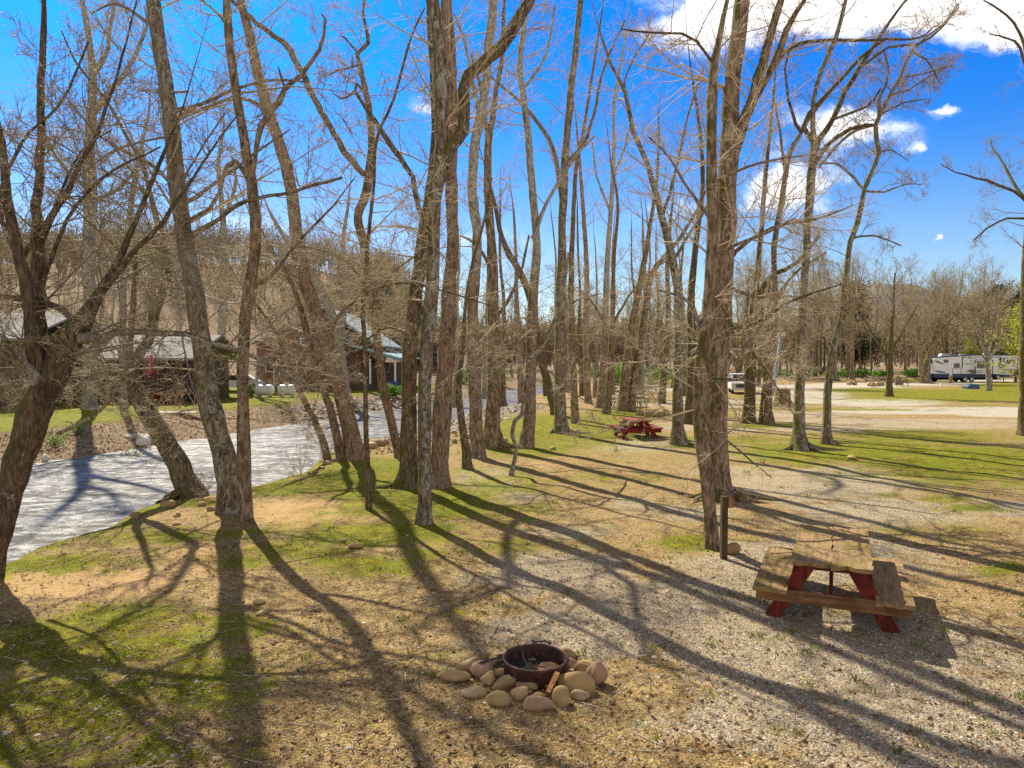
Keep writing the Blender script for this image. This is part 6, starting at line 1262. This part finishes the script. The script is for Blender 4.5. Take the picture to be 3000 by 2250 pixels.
    # pebbles: squashed octahedra with jitter
    def pebbles(X, Y, Z, s0, s1, name, mats, label):
        n = len(X); base = np.array([[1, 0, 0], [.3, .95, 0], [-.8, .6, .05], [-.8, -.6, 0], [.35, -.9, 0], [0, 0, .6], [0, 0, -.5]]); fc = [(0, 1, 5), (1, 2, 5), (2, 3, 5), (3, 4, 5), (4, 0, 5)]
        s = (s0*(s1/s0)**(rng.random(n)**1.8)); a = rng.uniform(0, 6.28, n); V = base[None]*(1+.3*rng.normal(size=(n, 7, 1)).clip(-1, 1))*s[:, None, None]; V[:, :, 1] *= rng.uniform(.6, 1, (n, 1)); ca, sa = np.cos(a)[:, None], np.sin(a)[:, None]
        x = V[:, :, 0]*ca-V[:, :, 1]*sa; y = V[:, :, 0]*sa+V[:, :, 1]*ca; V = np.stack([x+X[:, None], y+Y[:, None], V[:, :, 2]*rng.uniform(.6, 1.2, (n, 1))+Z[:, None]+s[:, None]*.12], -1).reshape(-1, 3)
        mb = MB(); mb.v.append(V); mb.nv = len(V); mi = rng.integers(0, len(mats), n)
        for k in range(len(mats)):
            q = (np.arange(n)*7)[mi == k]
            for f in fc: mb.f.append((q[:, None]+np.array(f)[None], k, False))
        mb.build(name, [MAT[m] for m in mats], kind='stuff', label=label)
    X, Y, Z = pts(150000, 3.6, 18, 'gravel', .55, .8); pebbles(X, Y, Z, .006, .020, 'gravel', ['peb_a', 'peb_b', 'peb_c', 'peb_d'], 'pale crushed stone gravel')
    X, Y, Z = pts(7000, 3.6, 26, None); pebbles(X, Y, Z, .006, .03, 'pebbles', ['peb_a', 'peb_b', 'peb_c'], 'loose pebbles scattered over the soil')
    t = rng.random(2600); nr = np.array([G(1100, 1296)[:2], G(1316, 1240)[:2], G(1430, 1204)[:2], G(1510, 1184)[:2]]); seg = np.linspace(0, 1, 4); x = np.interp(t, seg, nr[:, 0])+rng.normal(size=2600)*.9+.8; y = np.interp(t, seg, nr[:, 1])+rng.normal(size=2600)*.9; pebbles(x, y, heights(x, y), .04, .20, 'bank_cobbles', ['peb_a', 'peb_b', 'peb_d'], 'cobbles piled along the near river bank')
    t = rng.random(1500); nr = np.array([G(930, 1236, ZW)[:2], G(1045, 1212, ZW)[:2], G(1172, 1194, ZW)[:2], G(1325, 1176, ZW)[:2]]); x = np.interp(t, seg, nr[:, 0])-rng.random(1500)*2.5; y = np.interp(t, seg, nr[:, 1])+rng.random(1500)*3; pebbles(x, y, heights(x, y), .06, .30, 'shore_cobbles', ['peb_a', 'peb_b', 'peb_d'], 'cobbles along the far river bank')
    X, Y, Z = pts(5200, 3.7, 13, None); n = len(X); c = np.stack([X, Y, Z+.012], 1); u = nrm(rng.normal(size=(n, 3))*np.array([1, 1, .35]))*rng.uniform(.018, .042, (n, 1)); w = nrm(np.cross(u, rng.normal(size=(n, 3))*.5+np.array([0, 0, 1])))*rng.uniform(.008, .020, (n, 1)); up = np.array([0, 0, 1.])*rng.uniform(0, .012, (n, 1))
    V = np.stack([c-u, c-w*.9-u*.2+up, c+w*.9-u*.2+up, c-w+u*.3, c+w+u*.3, c+u+up], 1).reshape(-1, 3); mb = MB(); mb.v.append(V); mb.nv = len(V); mi = rng.integers(0, 3, n); i = np.arange(n)*6
    for k in range(3):
        q = i[mi == k]; mb.f.append((np.stack([q, q+1, q+2], 1), k, False)); mb.f.append((np.stack([q+1, q+3, q+4, q+2], 1), k, False)); mb.f.append((np.stack([q+3, q+5, q+4], 1), k, False))
    mb.build('fallen_leaves', [MAT['litter_a'], MAT['litter_b'], MAT['leaf_brown']], kind='stuff', label='brown fallen leaves on the near ground')
    # fallen twigs
    X, Y, Z = pts(900, 4, 18, None); n = len(X); a = rng.uniform(0, 6.28, n); P1, R1 = grow(np.stack([X, Y, Z+.01], 1), np.stack([np.cos(a), np.sin(a), a*0], 1), rng.uniform(.08, .5, n), rng.uniform(.002, .006, n), 5, .25, 0, rng); P1[:, :, 2] = heights(P1[:, :, 0], P1[:, :, 1])+.008
    MB().tubes(P1, R1, 4).build('fallen_twigs', MAT['twig_pale'], kind='stuff', label='small fallen twigs on the ground')
    # undergrowth at the edge of the woods
    for i in range(22):
        px = rng.uniform(1700, 2700); Yb = rng.uniform(112, 124); bush('bright green bush at the foot of the woods behind the campground', (px-CX)/F*Yb, Yb, rng.uniform(1.4, 3.0), rng.uniform(1.0, 2.0), 'leaf_green', 300, 700+i, group='green bushes along the foot of the woods', size=.22)
    for i, (px, Yb, w, h) in enumerate(((1800, 72, 1.2, 2.6), (1925, 84, 2.4, 2.4), (1450, 92, 2.4, 2.0), (1360, 84, 1.6, 1.6), (1150, 60, 1.5, 1.0))):
        bush(['tall bright green bush beyond the pale topped table', 'wide green bush behind the blue grey trunk', 'green bush on the bank at the far bend of the river', 'green bush beside the small pale house', 'low green bush at the cabin side of the river'][i], (px-CX)/F*Yb, Yb, w, h, 'leaf_green', 900, 760+i, size=.12)
    for i, (px, py, s) in enumerate(((350, 1330, .8), (560, 1300, .5), (190, 1310, .7), (620, 1286, .4), (290, 1338, .5), (120, 1330, .6))):
        q = G(px, py, -.4); bush('low green weed clump on the far bank above the water', q[0], q[1]+.8, s*.9, s*.9, 'leaf_green', 260, 780+i, group='green weed clumps on the far bank', size=.045)
def bare_shrubs():
    rng = np.random.default_rng(91)
    def one(lab, x, y, h, n, grp, tw=.006, spread=.9):
        z = ground_z(x, y); r = empty('bare_shrub', (x, y, z), 0, label=lab, category='shrub', group=grp)
        S = rng.normal(size=(n, 3))*.12; S[:, 2] = -.1; D = nrm(np.stack([rng.normal(size=n)*spread, rng.normal(size=n)*spread, np.ones(n)], 1)); L = h*rng.uniform(.6, 1.1, n)
        P1, R1 = grow(S, D, L, np.full(n, tw*2.4), 9, .16, .05, rng); MB().tubes(P1, R1, 4).build('stem', MAT['brown'], r)
        S, D, L2, q = kids(P1, R1, L, 12, .2, 1, 25, 60, .42, rng, .7, tw); P2, R2 = grow(S, D, L2, q, 6, .14, .03, rng); mb = MB(); mb.tubes(P2, R2, 3)
        S, D, L3, q = kids(P2, R2, L2, 6, .2, 1, 25, 60, .45, rng, .7, tw*.7); P3, R3 = grow(S, D, L3, q, 4, .25, .02, rng); mb.tubes(P3, R3, 3); mb.build('twigs', MAT['twig'], r)
    for i in range(6):
        px = rng.uniform(-50, 420); Y = rng.uniform(31, 43); one('bare twiggy shrub growing on the far river bank', (px-CX)/F*Y, Y, rng.uniform(2.2, 5.0), 9, 'bare twiggy shrubs along the far bank', .007)
    for px, py in ((905, 1385), (950, 1345), (590, 1455), (1010, 1322), (1260, 1262), (1420, 1215)):
        q = G(px, py); one('thin bare shoots sprouting at the near water edge', q[0]-.3, q[1]+.3, rng.uniform(.8, 1.5), 6, 'bare shoots at the near water edge', .003, .5)
def main():
    objects_materials()
    MAT['bluegrey'] = simple('blue_grey_paint', (.24, .31, .34), .6, .15, 1)
    for k, c in (('peb_a', (.42, .38, .31)), ('peb_b', (.27, .24, .19)), ('peb_c', (.56, .52, .43)), ('peb_d', (.35, .27, .18))): MAT[k] = simple('pebble_'+k[-1], c, .85, .3, 3)
    for k, c in (('litter_a', (.34, .235, .13)), ('litter_b', (.17, .105, .055)), ('litter_c', (.50, .40, .26))): MAT[k] = simple('dry_'+k, c, .8, .3, 2, trans=.25)
    for k, c in (('blade_green', (.17, .22, .012)), ('blade_yellow', (.34, .31, .02)), ('blade_moss', (.13, .145, .008)), ('blade_fresh', (.12, .25, .02))): MAT[k] = simple(k, c, .65, .3, 2, trans=.4)
    make_ground()
    xs = np.linspace(-75, 12, 60); ys = np.linspace(-12, 125, 80); X, Y = np.meshgrid(xs, ys); idx = np.arange(X.size).reshape(X.shape); f = np.stack([idx[:-1, :-1], idx[:-1, 1:], idx[1:, 1:], idx[1:, :-1]], -1).reshape(-1, 4)
    # keep only water cells near the river
    cx = (X[:-1, :-1]+X[1:, 1:])/2; cy = (Y[:-1, :-1]+Y[1:, 1:])/2; d = np.minimum(segdist(cx, cy, NEAR), segdist(cx, cy, FAR)); keep = (inpoly(cx, cy, RIV) | (d < 2.6)).ravel()
    MB().add(np.stack([X, Y, X*0+ZW], -1).reshape(-1, 3), f[keep], 0, True).build('river_water', M_water(), kind='structure', label='shallow rippling river water')
    main_trees(); woods(); far_wood()
    picnic_table('weathered mossy topped picnic table with red frame on the near gravel', (4.22, 9.28, ground_z(4.2, 9.2)), R(-25), ('plank', 'redwood', 'beam'), W=1.76, L=2.12, top_w=.90, bw=.40, tH=.80, bH=.43, seed=3)
    picnic_table('dark red painted picnic table between trunks in the middle distance', (5.16, 29.6, ground_z(5.1, 29.5)), R(4), ('redplank', 'redpaint', 'redpaint'), W=1.85, L=1.9, top_w=.9, bw=.30, seed=5, rag=.012, planks=4)
    fire_ring(); small_objects(); trailer(); pickup(); houses(); tufts(); bare_shrubs()
    bpy.context.view_layer.update()
main()
